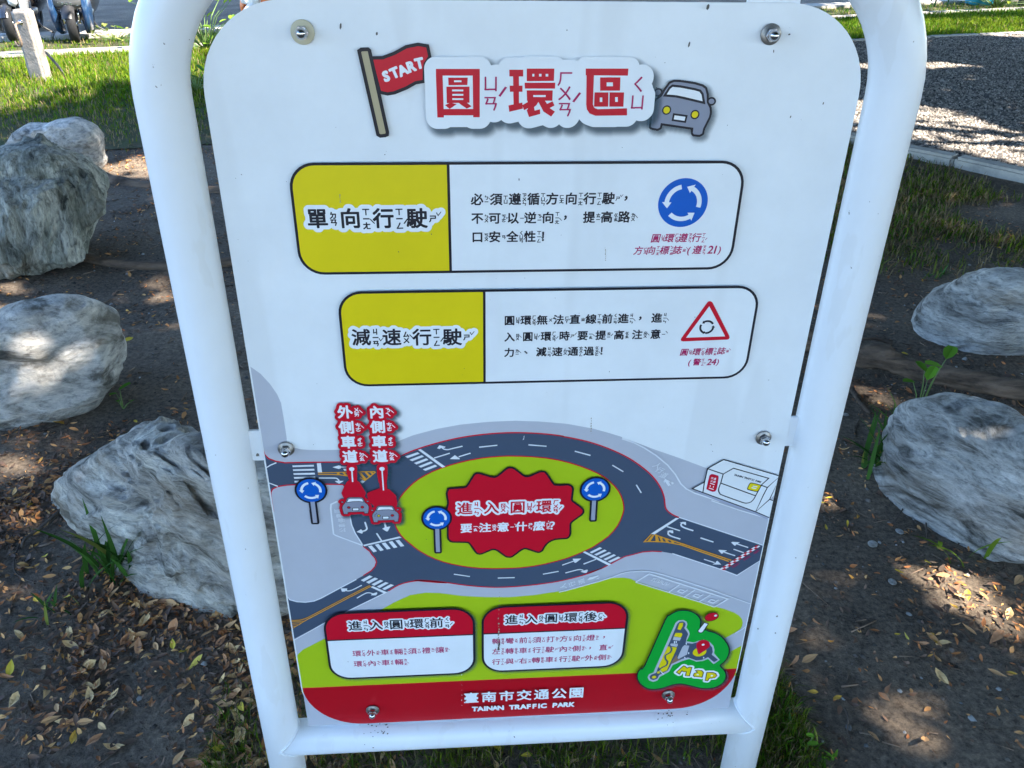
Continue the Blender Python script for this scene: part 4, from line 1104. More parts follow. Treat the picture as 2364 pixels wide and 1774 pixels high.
def gp(pts, z=0.0): return [G(x, y, z) for x, y in pts]
SL = 0.355                                        # slope of path and road across the view
def path_lo(x): return 8.45 + SL * (x + 4.67)
def path_hi(x): return path_lo(x) + 0.46
def road_lo(x): return 9.66 + SL * (x + 5.23)

# soil: one sheet to the horizon, bumpy near the sign
def axis(a, b, st, far):
    d = np.arange(a, b + 1e-6, st)
    lo = a - np.cumsum(st * 1.35 ** np.arange(1, 30)); hi = b + np.cumsum(st * 1.35 ** np.arange(1, 30))
    lo = lo[lo > -far][::-1]; hi = hi[hi < far]
    return np.concatenate([[-far], lo, d, hi, [far]])
ax = axis(-3.4, 4.2, .03, 300); ay = axis(-.8, 5.6, .03, 300)
GX, GY = np.meshgrid(ax, ay)
def soil_z(x, y):
    m = np.clip((5.0 - y) / .8, 0, 1) * np.clip((3.6 - x) / .8, 0, 1) * np.clip((x + 5) / .8, 0, 1) * np.clip((y + 2) / .6, 0, 1)
    return m * (0.035 * nfbm(x * 1.3, y * 1.3, 3, 5) + .016 * nfbm(x * 9, y * 9, 3, 9)) - .003
gz = soil_z(GX, GY)
ny, nx = GX.shape
idx = np.arange(nx * ny).reshape(ny, nx)
q = np.stack([idx[:-1, :-1], idx[:-1, 1:], idx[1:, 1:], idx[1:, :-1]], -1).reshape(-1, 4)
def soil_mat():
    m = bpy.data.materials.new('soil'); m.use_nodes = True; n = m.node_tree.nodes; l = m.node_tree.links; b = n['Principled BSDF']
    tc = n.new('ShaderNodeTexCoord')
    def nz(s, d=8, r=.6):
        t = n.new('ShaderNodeTexNoise'); t.inputs['Scale'].default_value = s; t.inputs['Detail'].default_value = d; t.inputs['Roughness'].default_value = r
        l.new(tc.outputs['Object'], t.inputs['Vector']); return t
    def ramp(src, stops):
        r = n.new('ShaderNodeValToRGB'); l.new(src, r.inputs[0]); e = r.color_ramp.elements
        while len(e) < len(stops): e.new(.5)
        for i, (p, c) in enumerate(stops): e[i].position = p; e[i].color = (*c, 1)
        return r.outputs[0]
    big = ramp(nz(1.6).outputs[0], [(.3, (.125, .100, .078)), (.5, (.195, .152, .115)), (.7, (.30, .23, .165))])
    fine = ramp(nz(70, 10, .75).outputs[0], [(.34, (.35, .33, .32)), (.5, (.8, .8, .8)), (.7, (1.5, 1.45, 1.35))])
    mx = n.new('ShaderNodeMix'); mx.data_type = 'RGBA'; mx.blend_type = 'MULTIPLY'; mx.inputs[0].default_value = 1
    l.new(big, mx.inputs[6]); l.new(fine, mx.inputs[7]); l.new(mx.outputs[2], b.inputs['Base Color'])
    b.inputs['Roughness'].default_value = .95; b.inputs['Specular IOR Level'].default_value = .15
    nb = nz(38, 12, .72); bp = n.new('ShaderNodeBump'); bp.inputs['Distance'].default_value = .012; l.new(nb.outputs[0], bp.inputs['Height']); l.new(bp.outputs[0], b.inputs['Normal'])
    return m
SOIL = soil_mat()
tag(fast_mesh('ground', np.stack([GX.ravel(), GY.ravel(), gz.ravel()], 1), q.ravel(), [4] * len(q), SOIL, smooth=True), kind='structure')

def sheet(name, poly, z, m):
    poly = dedupe(poly); t = tris_of(poly)
    o = mesh_obj(name, [(x, y, z) for x, y in poly], [tuple(i) for i in t], m)
    me = o.data
    if me.polygons[0].normal.z < 0: me.flip_normals()
    return tag(o, kind='structure')
lawn_m = mat('lawn_earth', (.055, .075, .025), rough=.95, color2=(.09, .075, .045), noise_scale=5, bump=.02, bump_scale=40, spec=.1)
XA, XB = -14, 22
lawn_edge = [(-14, 4.6), (-5, 4.55), (-3.2, 4.7), (-2.2, 4.9), (-1, 5.2), (0.3, 5.5), (1.6, 5.8)]
sheet('lawn', lawn_edge + [(1.9, 9.0), (7.0, 10.85), (7.0, path_lo(7)), (XB, path_lo(XB)), (XB, road_lo(XB)), (XA, road_lo(XA))], .004, lawn_m)
conc = mat('concrete', (.40, .355, .30), rough=.85, color2=(.28, .255, .22), noise_scale=6, bump=.004, bump_scale=50, spec=.2)
sheet('path', [(XA, path_lo(XA)), (XB, path_lo(XB)), (XB, path_hi(XB)), (XA, path_hi(XA))], .022, conc)
asphalt = mat('asphalt', (.052, .054, .06), rough=.8, color2=(.040, .042, .048), noise_scale=30, bump=.006, bump_scale=120, spec=.3)
sheet('road', [(XA, road_lo(XA) + .40), (XB, road_lo(XB) + .40), (XB, 60), (XA, 60)], -.030, asphalt)
redline = mat('road_line_red', (.22, .05, .05), rough=.8, noise_amt=.6, noise_scale=12)
sheet('road_line', [(XA, road_lo(XA) + .62), (XB, road_lo(XB) + .62), (XB, road_lo(XB) + .72), (XA, road_lo(XA) + .72)], -.026, redline)

# kerb stones, one by one, as parts of each kerb
stone_m = mat('kerb_concrete', (.43, .39, .34), rough=.88, color2=(.27, .255, .23), noise_scale=9, bump=.004, bump_scale=70, spec=.2, object_random=.12)
def kerb(name, line, w, z0, z1, ln, gap=.012, label=None):
    root = empty(name, (0, 0, 0)); tag(root, kind='structure')
    L = [0]
    for i in range(1, len(line)): L.append(L[-1] + math.dist(line[i - 1], line[i]))
    def at_(s):
        for i in range(1, len(line)):
            if s <= L[i] or i == len(line) - 1:
                t = (s - L[i - 1]) / (L[i] - L[i - 1]); a, b = line[i - 1], line[i]
                return Vector((a[0] + (b[0] - a[0]) * t, a[1] + (b[1] - a[1]) * t)), (Vector(b) - Vector(a)).normalized()
    s = 0; k = 0; me = None
    while s + ln <= L[-1]:
        p0, d = at_(s); p1, _ = at_(s + ln - gap); d = (p1 - p0).normalized(); c = (p0 + p1) / 2
        if me is None:
            o = boxm('kerb_stone', -(ln - gap) / 2, (ln - gap) / 2, -w / 2, w / 2, z0, z1, stone_m, root); me = o.data
        else:
            o = bpy.data.objects.new('kerb_stone', me); COL.objects.link(o); o.parent = root
        o.location = (c.x, c.y, random.uniform(-.003, .003)); o.rotation_euler = (0, 0, math.atan2(d.y, d.x) + random.uniform(-.008, .008))
        s += ln; k += 1
    return root
near_k = [G(1500, 232, .06), G(1800, 276, .06), G(1966, 311, .06), G(2093, 338, .06), G(2230, 363, .06), G(2364, 390, .06), G(2560, 440, .06), G(2900, 560, .06)]
kerb('yard_kerb', near_k, .13, -.05, .062, .62)
far_k = [G(1500, 112, .05), G(1978, 92, .05), G(2120, 86, .05), G(2364, 75, .05), G(2900, 52, .05)]
kerb('far_yard_kerb', far_k, .14, -.05, .058, .8)
rk = [(x, road_lo(x) + .2) for x in (-9, 10)]
kerb('road_kerb', rk, .40, -.06, .05, .9)
gravel_m = mat('gravel', (.17, .145, .125), rough=.95, color2=(.055, .055, .06), noise_scale=55, bump=.02, bump_scale=70, spec=.15, detail=12)
sheet('gravel_yard', near_k[::-1] + far_k, .040, gravel_m)

# pebbles of the yard
def rock_chunks(name, P3, size, cols, m, flat=.6):
    """little angular stones as one mesh"""
    n = len(P3); base = np.array([(1, 0, -.3), (.3, .95, -.2), (-.8, .6, -.3), (-.8, -.6, -.2), (.3, -.95, -.3), (.1, .1, .8), (-.2, -.1, .7)])
    Fb = [(0, 1, 5), (1, 2, 5), (2, 6, 5), (2, 3, 6), (3, 4, 6), (4, 0, 5), (4, 5, 6)]
    V = np.repeat(base[None], n, 0) * (size[:, None, None]) * rng.uniform(.6, 1.3, (n, 7, 3)); V[:, :, 2] *= flat
    a = rng.uniform(0, 6.28, n); ca, sa = np.cos(a)[:, None], np.sin(a)[:, None]
    X = V[:, :, 0] * ca - V[:, :, 1] * sa; Yy = V[:, :, 0] * sa + V[:, :, 1] * ca
    V[:, :, 0] = X; V[:, :, 1] = Yy; V += P3[:, None, :]
    F = (np.array(Fb)[None] + (np.arange(n) * 7)[:, None, None]).reshape(-1)
    o = fast_mesh(name, V.reshape(-1, 3), F, [3] * (n * 7), m, np.repeat(cols, 7, 0))
    return tag(o, kind='stuff')
pebm = attr_mat('pebble', .9, .2)
yard = near_k[::-1] + far_k
N = 60000
x = rng.uniform(2.2, 9, N * 2); y = rng.uniform(3, 11.2, N * 2); ok = inpoly(x, y, yard); x, y = x[ok][:N], y[ok][:N]
c = np.clip(rng.normal(.26, .13, len(x)), .04, .65)[:, None] * np.array([1.05, .92, .80])
rock_chunks('gravel', np.stack([x, y, np.full_like(x, .042)], 1), rng.uniform(.006, .016, len(x)), c, pebm, .8)
# small stones on the soil
N = 1500
x = rng.uniform(-2.4, 3, N); y = rng.uniform(0, 4.5, N)
c = np.clip(rng.normal(.28, .12, N), .08, .7)[:, None] * np.array([1, .98, .94])
rock_chunks('small_stones', np.stack([x, y, soil_z(x, y) + .001], 1), np.clip(rng.lognormal(-5.5, .5, N), .002, .016), c, pebm, .7)

# ------------------------------------------------------------------ boulders
def rock_mat(name, light, mid, dark, stretch, scale=3.0, vein=.35, ang=0.0, warm=(.34, .27, .19)):
    m = bpy.data.materials.new(name); m.use_nodes = True; n = m.node_tree.nodes; l = m.node_tree.links; b = n['Principled BSDF']
    tc = n.new('ShaderNodeTexCoord'); mp = n.new('ShaderNodeMapping'); l.new(tc.outputs['Object'], mp.inputs[0])
    mp.inputs['Rotation'].default_value = (ang, ang * .6, ang); mp.inputs['Scale'].default_value = stretch
    def nz(s, d=10, r=.65, dist=0.0, src=None):
        t = n.new('ShaderNodeTexNoise'); t.inputs['Scale'].default_value = s; t.inputs['Detail'].default_value = d; t.inputs['Roughness'].default_value = r
        t.inputs['Distortion'].default_value = dist; l.new((src or mp).outputs[0], t.inputs['Vector']); return t.outputs[0]
    def ramp(src, stops):
        r = n.new('ShaderNodeValToRGB'); l.new(src, r.inputs[0]); e = r.color_ramp.elements
        while len(e) < len(stops): e.new(.5)
        for i, (p, c) in enumerate(stops): e[i].position = p; e[i].color = (*c, 1)
        return r.outputs[0]
    base = ramp(nz(scale, 12, .72, .5), [(.32, dark), (.45, mid), (.56, light), (.70, tuple(min(1, c * 1.25) for c in light))])
    hgt = nz(scale * 1.7, 12, .66, .9); fineh = nz(scale * 9, 10, .72, .3)
    crack = ramp(hgt, [(.36, (.20, .20, .19)), (.45, (.75, .75, .75)), (.56, (1.08, 1.08, 1.08))])  # these tones darken the bump's hollows and lighten its rises
    crack2 = ramp(fineh, [(.38, (.42, .42, .42)), (.50, (1, 1, 1)), (.66, (1.3, 1.3, 1.3))])
    mx0 = n.new('ShaderNodeMix'); mx0.data_type = 'RGBA'; mx0.blend_type = 'MULTIPLY'; mx0.inputs[0].default_value = 1
    l.new(base, mx0.inputs[6]); l.new(crack, mx0.inputs[7])
    mx = n.new('ShaderNodeMix'); mx.data_type = 'RGBA'; mx.blend_type = 'MULTIPLY'; mx.inputs[0].default_value = .8
    l.new(mx0.outputs[2], mx.inputs[6]); l.new(crack2, mx.inputs[7])
    wm = ramp(nz(2.2, 5, .6, .4, tc if False else mp), [(.5, (0, 0, 0)), (.68, (1, 1, 1))])
    m2 = n.new('ShaderNodeMix'); m2.data_type = 'RGBA'; m2.blend_type = 'MIX'; m3 = n.new('ShaderNodeMath'); m3.operation = 'MULTIPLY'; m3.inputs[1].default_value = .45
    l.new(wm, m3.inputs[0]); l.new(m3.outputs[0], m2.inputs[0]); l.new(mx.outputs[2], m2.inputs[6]); m2.inputs[7].default_value = (*warm, 1)
    l.new(m2.outputs[2], b.inputs['Base Color'])
    b.inputs['Roughness'].default_value = .82; b.inputs['Specular IOR Level'].default_value = .25
    bp = n.new('ShaderNodeBump'); bp.inputs['Distance'].default_value = .07; l.new(hgt, bp.inputs['Height'])
    bp2 = n.new('ShaderNodeBump'); bp2.inputs['Distance'].default_value = .016; l.new(fineh, bp2.inputs['Height']); l.new(bp.outputs[0], bp2.inputs['Normal'])
    l.new(bp2.outputs[0], b.inputs['Normal'])
    return m
def boulder(outline, bl, br, D, back, m, label, seed=0, amp=.05, ridged=1.0, group='boulders around the sign', strata=(1, 1, 3), fine=.4):
    A = Vector((*G(*bl), 0)); B = Vector((*G(*br), 0)); h = (B - A).normalized(); nrm = Vector((-h.y, h.x, 0))
    if nrm.dot(A - Vector(CAMPOS)) < 0: nrm = -nrm
    O = A + nrm * (back * .25); pts = []
    for px, py in outline:
        d = Vector(ray(px, py)); cp_ = Vector(CAMPOS); t = (O - cp_).dot(nrm) / d.dot(nrm); p = cp_ + d * t
        pts.append(((p - O).dot(h), p.z))
    cu = sum(p[0] for p in pts) / len(pts); cv = (max(p[1] for p in pts) + min(p[1] for p in pts)) / 2
    pol = sorted((math.atan2(v - cv, u - cu), math.hypot(u - cu, v - cv)) for u, v in pts)
    th = np.array([p[0] for p in pol]); rr_ = np.array([p[1] for p in pol])
    th = np.concatenate([th[-1:] - 2 * math.pi, th, th[:1] + 2 * math.pi]); rr_ = np.concatenate([rr_[-1:], rr_, rr_[:1]])
    C = O + h * cu + Vector((0, 0, cv))
    bm = bmesh.new(); bmesh.ops.create_icosphere(bm, subdivisions=6, radius=1)
    size = float(np.mean(rr_)); off = Vector((seed * 7.3, seed * 3.1, seed * 1.7))
    rr0 = random.Random(seed * 13 + 1); planes = []
    for _ in range(11):
        d = Vector((rr0.gauss(0, .7), rr0.choice((-1, -1, 1)) * (.55 + abs(rr0.gauss(0, .5))), abs(rr0.gauss(.1, .6)))).normalized(); planes.append((d, rr0.uniform(.62, .86)))
    for v in bm.verts:
        qv = v.co.copy()
        for d, hh in planes:
            e = qv.dot(d) - hh
            if e > 0: qv -= d * e * .88
        v.co = v.co.lerp(qv, min(1, abs(v.co.y) * 1.6 + .12))
        a, c, b = v.co.x, v.co.y, v.co.z       # a along h, b up, c along nrm
        rho = math.hypot(a, b) ; ang = math.atan2(b, a)
        r = float(np.interp(ang, th, rr_)); k = rho ** .8
        cc = math.copysign(abs(c) ** .85, c)
        p = C + h * (math.cos(ang) * r * k) + Vector((0, 0, math.sin(ang) * r * k)) + nrm * (cc * D)
        s = Vector((p.x * strata[0], p.y * strata[1], p.z * strata[2])) / size + off
        w = noise.noise_vector(s * .8) * .5
        n1 = fbm((s + w) * 1.1, 3, .55)
        n2 = 1 - abs(noise.noise((s + w * 1.5) * 2.2)) * 2; n3 = 1 - abs(noise.noise((s + w) * 5.0 + Vector((3, 1, 2)))) * 2
        n4 = noise.noise((s + w) * 13.0) * .5; disp = size * amp * 1.5 * (n1 * 1.5 + ridged * (max(n2, -.4) * .55 + n3 * fine * .55 + n4 * fine * .5) - .35)
        dirv = (p - C).normalized()
        edge = 0.22 + 0.78 * min(1, abs(c) * 2.2)
        v.co = p + dirv * disp * edge
    o = bm_obj('boulder', bm, m, None)
    tag(o, label, 'boulder', group)
    return o
RM1 = rock_mat('rock_white_grey', (.74, .68, .62), (.60, .55, .50), (.36, .33, .30), (1, 1, 1.6), 3.2, warm=(.42, .33, .24))
RM2 = rock_mat('rock_green_grey', (.62, .60, .52), (.36, .36, .30), (.14, .145, .115), (2.6, 1.8, .6), 3.5, ang=.5, warm=(.20, .17, .12))
RM3 = rock_mat('rock_pale', (.78, .73, .67), (.66, .61, .55), (.44, .40, .35), (1.2, 1, 2.6), 2.2, ang=.3, warm=(.42, .36, .27))
RM4 = rock_mat('rock_creased', (.74, .69, .60), (.54, .49, .43), (.20, .18, .155), (.7, .8, 2.6), 3.0, ang=.35, warm=(.52, .38, .25))
RM5 = rock_mat('rock_blue_grey', (.68, .66, .63), (.52, .50, .47), (.25, .24, .225), (.7, .9, 3.0), 3.0, ang=-.35, warm=(.50, .38, .26))
ZA = (0, 0, .27125); ZB = (0, 400, .27125); ZC = (0, 800, .31646); ZD = (0, 1250, .31646); ZE = (1764, 600, .27125); ZF = (1764, 900, .27125)
boulder(zl(ZA, [(-300, 1500), (-60, 1400), (20, 1280), (60, 1190), (180, 1090), (330, 1065), (400, 1060), (520, 1025), (630, 1014), (710, 1045), (800, 1100), (860, 1210), (895, 1340), (890, 1400), (830, 1460), (500, 1560), (100, 1600)]), (-30, 400), (238, 392), .26, .16, RM1, 'whitish boulder behind the dark green one, at the lawn edge', 3, .045, .6)
boulder(zl(ZA, [(-420, 1900), (-330, 1500), (-120, 1340), (0, 1290), (200, 1235), (330, 1235), (500, 1290), (640, 1370), (760, 1450), (850, 1590), (895, 1700)]) + zl(ZB, [(895, 160), (885, 280), (820, 370), (790, 500), (690, 640), (600, 700), (300, 765), (100, 800), (-100, 800), (-420, 700)]), (-60, 618), (180, 590), .36, .26, RM2, 'large dark green and grey streaked boulder left of the sign', 8, .06, 1.2, strata=(2.2, 1.6, 1.0), fine=.7)
boulder(zl(ZB, [(-220, 1500), (-150, 1320), (0, 1240), (150, 1140), (330, 1085), (480, 1040), (630, 1032), (760, 1060), (900, 1110), (990, 1160), (1005, 1290), (1040, 1420), (1030, 1500), (980, 1580)]) + zl(ZC, [(840, 60), (770, 230), (700, 345), (560, 430), (400, 485), (200, 530), (50, 560), (-200, 540)]), (10, 975), (215, 915), .20, .15, RM3, 'smooth pale grey boulder in the middle of the left side', 5, .035, .7)
boulder(zl(ZC, [(605, 950), (640, 860), (760, 740), (900, 680), (1050, 655), (1250, 665), (1500, 710), (1800, 790), (2060, 950), (2130, 1200), (2190, 1500), (2230, 1740)]) + zl(ZD, [(2170, 470), (2080, 495), (1900, 500), (1740, 475), (1600, 430), (1400, 378), (1320, 300), (1230, 215), (1190, 120), (1080, 0)]) + zl(ZC, [(950, 1300), (830, 1240), (700, 1170), (640, 1080)]), (200, 1150), (600, 1405), .17, .13, RM4, 'creased grey boulder by the left leg, a grass tuft at its foot', 12, .07, 1.3, strata=(1, 1, 2.2), fine=.9)
boulder(zl(ZE, [(1270, 470), (1290, 420), (1400, 300), (1550, 230), (1700, 145), (1850, 110), (2000, 102), (2150, 130), (2330, 230), (2560, 420), (2640, 600), (2500, 730), (2212, 778), (2000, 785), (1850, 765), (1720, 700), (1600, 680), (1440, 620), (1340, 560)]), (2118, 745), (2364, 812), .22, .15, RM5, 'grey boulder at the right edge, behind the long tree root', 17, .05, .9, strata=(.8, .8, 2.4), fine=.6)
boulder(zl(ZF, [(1080, 600), (1110, 500), (1140, 400), (1110, 330), (1150, 230), (1210, 120), (1290, 75), (1380, 62), (1500, 75), (1700, 150), (2000, 260), (2212, 350), (2600, 560), (2900, 900), (2850, 1250), (2500, 1400), (2212, 1412), (1900, 1385), (1700, 1310), (1560, 1220), (1400, 1060), (1290, 900), (1150, 720)]), (2085, 1110), (2364, 1290), .20, .15, RM5, 'long blue grey boulder in front of the root at the right edge of the picture', 23, .042, .9, strata=(.8, .8, 2.6), fine=.5)
# ------------------------------------------------------------------ shade trees (unseen, out to the right; crowns shaped to place the sun patches)
SX, SY = SUN.x / SUN.z, SUN.y / SUN.z
def sunproj(x, y, z): return (x - SX * z, y - SY * z)        # where a point's shadow falls on the ground
LIT = []
def lit_g(pxs, T, z=0.0, soft=.10): LIT.append(([sunproj(*G(px, py, z), z) for px, py in pxs], T, soft))
LITP = []
def lit_p(pxs, T, soft=.08): LITP.append(([sunproj(P(px, py)[0], 0.0, P(px, py)[1]) for px, py in pxs], T, soft))
lit_g([(-60, 128), (470, 118), (470, 190), (330, 192), (220, 200), (120, 212), (60, 225), (-60, 232)], .95, soft=.25)
lit_g([(-60, 232), (200, 205), (220, 230), (100, 255), (-60, 262)], .5, soft=.15)
lit_g([(-60, 72), (520, 72), (520, 135), (-60, 152)], .92, soft=.1)
lit_g([(218, 385), (300, 360), (380, 372), (380, 412), (260, 408)], .8)
lit_g([(505, 300), (530, 300), (530, 360), (505, 360)], .4)
lit_g([(-20, 650), (60, 640), (80, 690), (-20, 740)], .5)
lit_g([(340, 640), (400, 620), (410, 700), (350, 720)], .55)
lit_g([(0, 838), (60, 850), (170, 826), (190, 850), (120, 895), (30, 880), (-30, 880)], .6, z=.16, soft=.04)
lit_g([(-20, 1050), (60, 1050), (95, 1075), (85, 1110), (-20, 1130)], .6, soft=.05)
lit_g([(20, 1195), (110, 1190), (130, 1240), (20, 1260)], .35, soft=.05)
# yard and lawns on the right
lit_g([(1900, 240), (2100, 250), (2153, 256), (2195, 272), (2258, 292), (2330, 318), (2440, 345), (2440, 420), (2090, 336), (1940, 305)], .85, soft=.12)
lit_g([(1930, 152), (2128, 152), (2185, 155), (2275, 164), (2200, 167), (2120, 172), (1930, 172)], .95, soft=.04)
lit_g([(2200, 78), (2500, 66), (2500, 98), (2364, 95), (2250, 90)], .9, soft=.06)
lit_g([(1900, 56), (2450, 45), (2450, 72), (1900, 90)], .8, soft=.08)
lit_g([(1900, 12), (2450, 0), (2450, 34), (1900, 44)], .6, soft=.15)
lit_g([(2100, -30), (2600, -30), (2600, 14), (2100, 20)], .7, soft=.1)
lit_g([(2060, 1320), (2120, 1296), (2234, 1297), (2290, 1361), (2350, 1420), (2375, 1472), (2270, 1445), (2180, 1400), (2120, 1370)], .95, soft=.05)
lit_g([(1820, 1500), (1880, 1480), (1933, 1512), (1917, 1551), (1816, 1544)], .5, soft=.05)
lit_g([(2000, 1600), (2060, 1590), (2140, 1635), (2230, 1690), (2180, 1715), (2080, 1690), (2020, 1650)], .85, soft=.05)
lit_g([(1900, 1350), (1960, 1340), (1980, 1370), (1920, 1380)], .35, soft=.04)
lit_g([(2125, 975), (2160, 962), (2230, 975), (2285, 1000), (2270, 1012), (2180, 995), (2130, 990)], .9, z=.30, soft=.03)
lit_g([(2230, 920), (2300, 925), (2380, 960), (2380, 1000), (2290, 960)], .7, soft=.05)
lit_g([(1960, 870), (2010, 880), (2080, 925), (2060, 950), (1980, 920)], .6, soft=.05)
lit_g([(1965, 1030), (1995, 1030), (1990, 1095), (1960, 1095)], .8, soft=.03)
for pg_, t_ in (([(1830, 1440), (1950, 1470), (1960, 1570), (1820, 1590)], .30), ([(2150, 1490), (2364, 1500), (2364, 1560), (2200, 1550)], .22), ([(0, 960), (180, 985), (190, 1090), (0, 1100)], .22), ([(1900, 1310), (2030, 1300), (2060, 1360), (1930, 1400)], .25),
                 ([(2000, 1560), (2200, 1600), (2300, 1720), (2050, 1740)], .20), ([(1850, 700), (2000, 690), (2080, 760), (1900, 770)], .12), ([(330, 420), (480, 430), (500, 520), (350, 500)], .14), ([(250, 690), (420, 640), (470, 760), (300, 800)], .12), ([(0, 1330), (200, 1380), (220, 1470), (0, 1450)], .12),
                 ([(1900, 420), (2364, 440), (2364, 560), (1900, 540)], .12)): lit_g(pg_, t_, soft=.08)
# crown thinned so that weak light comes through the leaves onto the sign
lit_p([(520, 50), (760, 40), (860, 70), (700, 170), (620, 330), (590, 470), (500, 430), (460, 180)], .6, .10)
lit_p([(1130, -30), (1450, 60), (1280, 200), (1000, 420), (900, 330)], .13, .14)
lit_p([(640, 480), (720, 420), (660, 640), (600, 700)], .2, .10)
lit_p([(330, 100), (440, 100), (480, 420), (400, 450), (340, 300)], .8, .09)
lit_p([(470, 600), (540, 600), (590, 860), (520, 860)], .5, .07)
lit_p([(570, 1230), (640, 1230), (650, 1370), (590, 1360)], .7, .05)
TS = .012
SIGNFOOT = [sunproj(a, 0, b) for a, b in ((-.47, -.1), (.47, -.1), (.47, 1.5), (-.47, 1.5))]
def trans(x, y):
    T = trans1(x, y, LIT, .03)
    on = inpoly(x, y, SIGNFOOT)
    T[on] = trans1(x[on], y[on], LITP, TS)
    return T
def trans1(x, y, L, t0):
    T = np.full(x.shape, TS)
    for poly, t, soft in L:
        xs = [p[0] for p in poly]; ys = [p[1] for p in poly]
        m = (x > min(xs) - .3) & (x < max(xs) + .3) & (y > min(ys) - .3) & (y < max(ys) + .3)
        if not m.any(): continue
        k = np.zeros(m.sum()); xx, yy = x[m], y[m]
        for dx, dy in ((0, 0), (1, 0), (-1, 0), (0, 1), (0, -1), (.7, .7), (-.7, .7), (.7, -.7), (-.7, -.7)):
            k += inpoly(xx + dx * soft * .6, yy + dy * soft * .6, poly) / 9.0
        k = np.minimum(1, k * 1.9)
        T[m] = np.maximum(T[m], np.exp(np.log(TS) * (1 - k) + np.log(t) * k))
    return T
leaf_m = attr_mat('tree_leaf', .5, .4, trans=.10)
bark = mat('bark', (.17, .14, .115), rough=.95, color2=(.085, .07, .06), noise_scale=6, bump=.02, bump_scale=18, stretch=(1, 1, .25), spec=.1)
AREA = (-7.5, 12, -6.5, 16.5)
NT = 225000
tx = rng.uniform(AREA[0], AREA[1], NT); ty = rng.uniform(AREA[2], AREA[3], NT)
lsz = rng.uniform(.17, .27, NT)
near_ = (tx > -3.2) & (tx < 3.4) & (ty > -.8) & (ty < 4.4)
gxx, gyy = np.meshgrid(np.arange(-3.2, 3.4, .0235), np.arange(-.8, 4.4, .0235)); N2 = gxx.size
njx = gxx.ravel() + rng.uniform(-.012, .012, N2); njy = gyy.ravel() + rng.uniform(-.012, .012, N2)
tx = np.concatenate([tx[~near_], njx]); ty = np.concatenate([ty[~near_], njy]); lsz = np.concatenate([lsz[~near_], rng.uniform(.10, .155, N2)])
NT = len(tx)
T = trans(tx, ty)
keep = rng.random(NT) < np.log(T) / np.log(TS)  # leaves left out where sun patches are wanted on soil and sign
tx, ty, lsz = tx[keep], ty[keep], lsz[keep]
H = rng.uniform(3.4, 7.4, len(tx)) + .5 * nfbm(tx * .7, ty * .7, 2, 3)
lx, ly = tx + SX * H, ty + SY * H
trees = [(4.3, .55), (9.2, 3.2), (7.0, -4.2), (14.2, 7.6), (3.0, -6.5), (12.4, -1.0)]
labels = ['tall shade tree nearest the sign on the right, its root reaching past the boulders', 'shade tree beside the gravel yard on the right', 'shade tree behind the camera on the right',
          'shade tree farthest away beyond the gravel yard', 'shade tree standing straight behind the camera', 'shade tree between the yard and the tree behind the camera']
own = np.argmin(np.stack([(lx - a) ** 2 + (ly - b) ** 2 for a, b in trees]), 0)
def leaves_mesh(name, C, size, cols, m, parent, asp=.62, up=0.0):
    n = len(C); a = rng.normal(size=(n, 3)); a[:, 2] *= .45; a /= np.linalg.norm(a, axis=1)[:, None]
    b = rng.normal(size=(n, 3)); b -= (b * a).sum(1)[:, None] * a; b /= np.linalg.norm(b, axis=1)[:, None]
    s = size[:, None]
    V = np.stack([C - a * s * .5, C + b * s * asp * .5 + a * s * .05, C + a * s * .55, C - b * s * asp * .5 + a * s * .05], 1)
    F = np.arange(n * 4)
    return fast_mesh(name, V.reshape(-1, 3), F, [4] * n, m, np.repeat(cols, 4, 0), parent)
for i, (a, b) in enumerate(trees):
    root = empty('shade_tree', (a, b, 0)); tag(root, labels[i], 'tree', 'trees shading the sign and the yard')
    s = own == i; C = np.stack([lx[s] - a, ly[s] - b, H[s]], 1)
    cols = np.array([.05, .10, .022]) * rng.uniform(.6, 1.5, (s.sum(), 1)) + np.array([.015, .01, 0]) * rng.random((s.sum(), 1))
    leaves_mesh('crown', C, lsz[s], cols, leaf_m, root)  # leaves placed for the shade they throw
    pts = [(0, 0, -.1), (.05, .02, .6), (.02, -.05, 1.8), (.1, .0, 3.0), (.2, .1, 4.2), (.1, .1, 5.6)]
    tube('trunk', pts, [.34, .24, .20, .17, .12, .05], bark, root, seg=20)
    cx, cy = C[:, 0].mean(), C[:, 1].mean(); R_ = 2.6
    for k in range(7):
        an = 2 * math.pi * k / 7 + i; ex, ey = cx * .7 + R_ * math.cos(an), cy * .7 + R_ * math.sin(an); z0 = 1.9 + .35 * k
        tube('limb', [(.05, 0, z0), (ex * .35, ey * .35, z0 + .9), (ex * .7, ey * .7, z0 + 1.5), (ex, ey, z0 + 2.3)], [.10, .07, .045, .015], bark, root, seg=10)

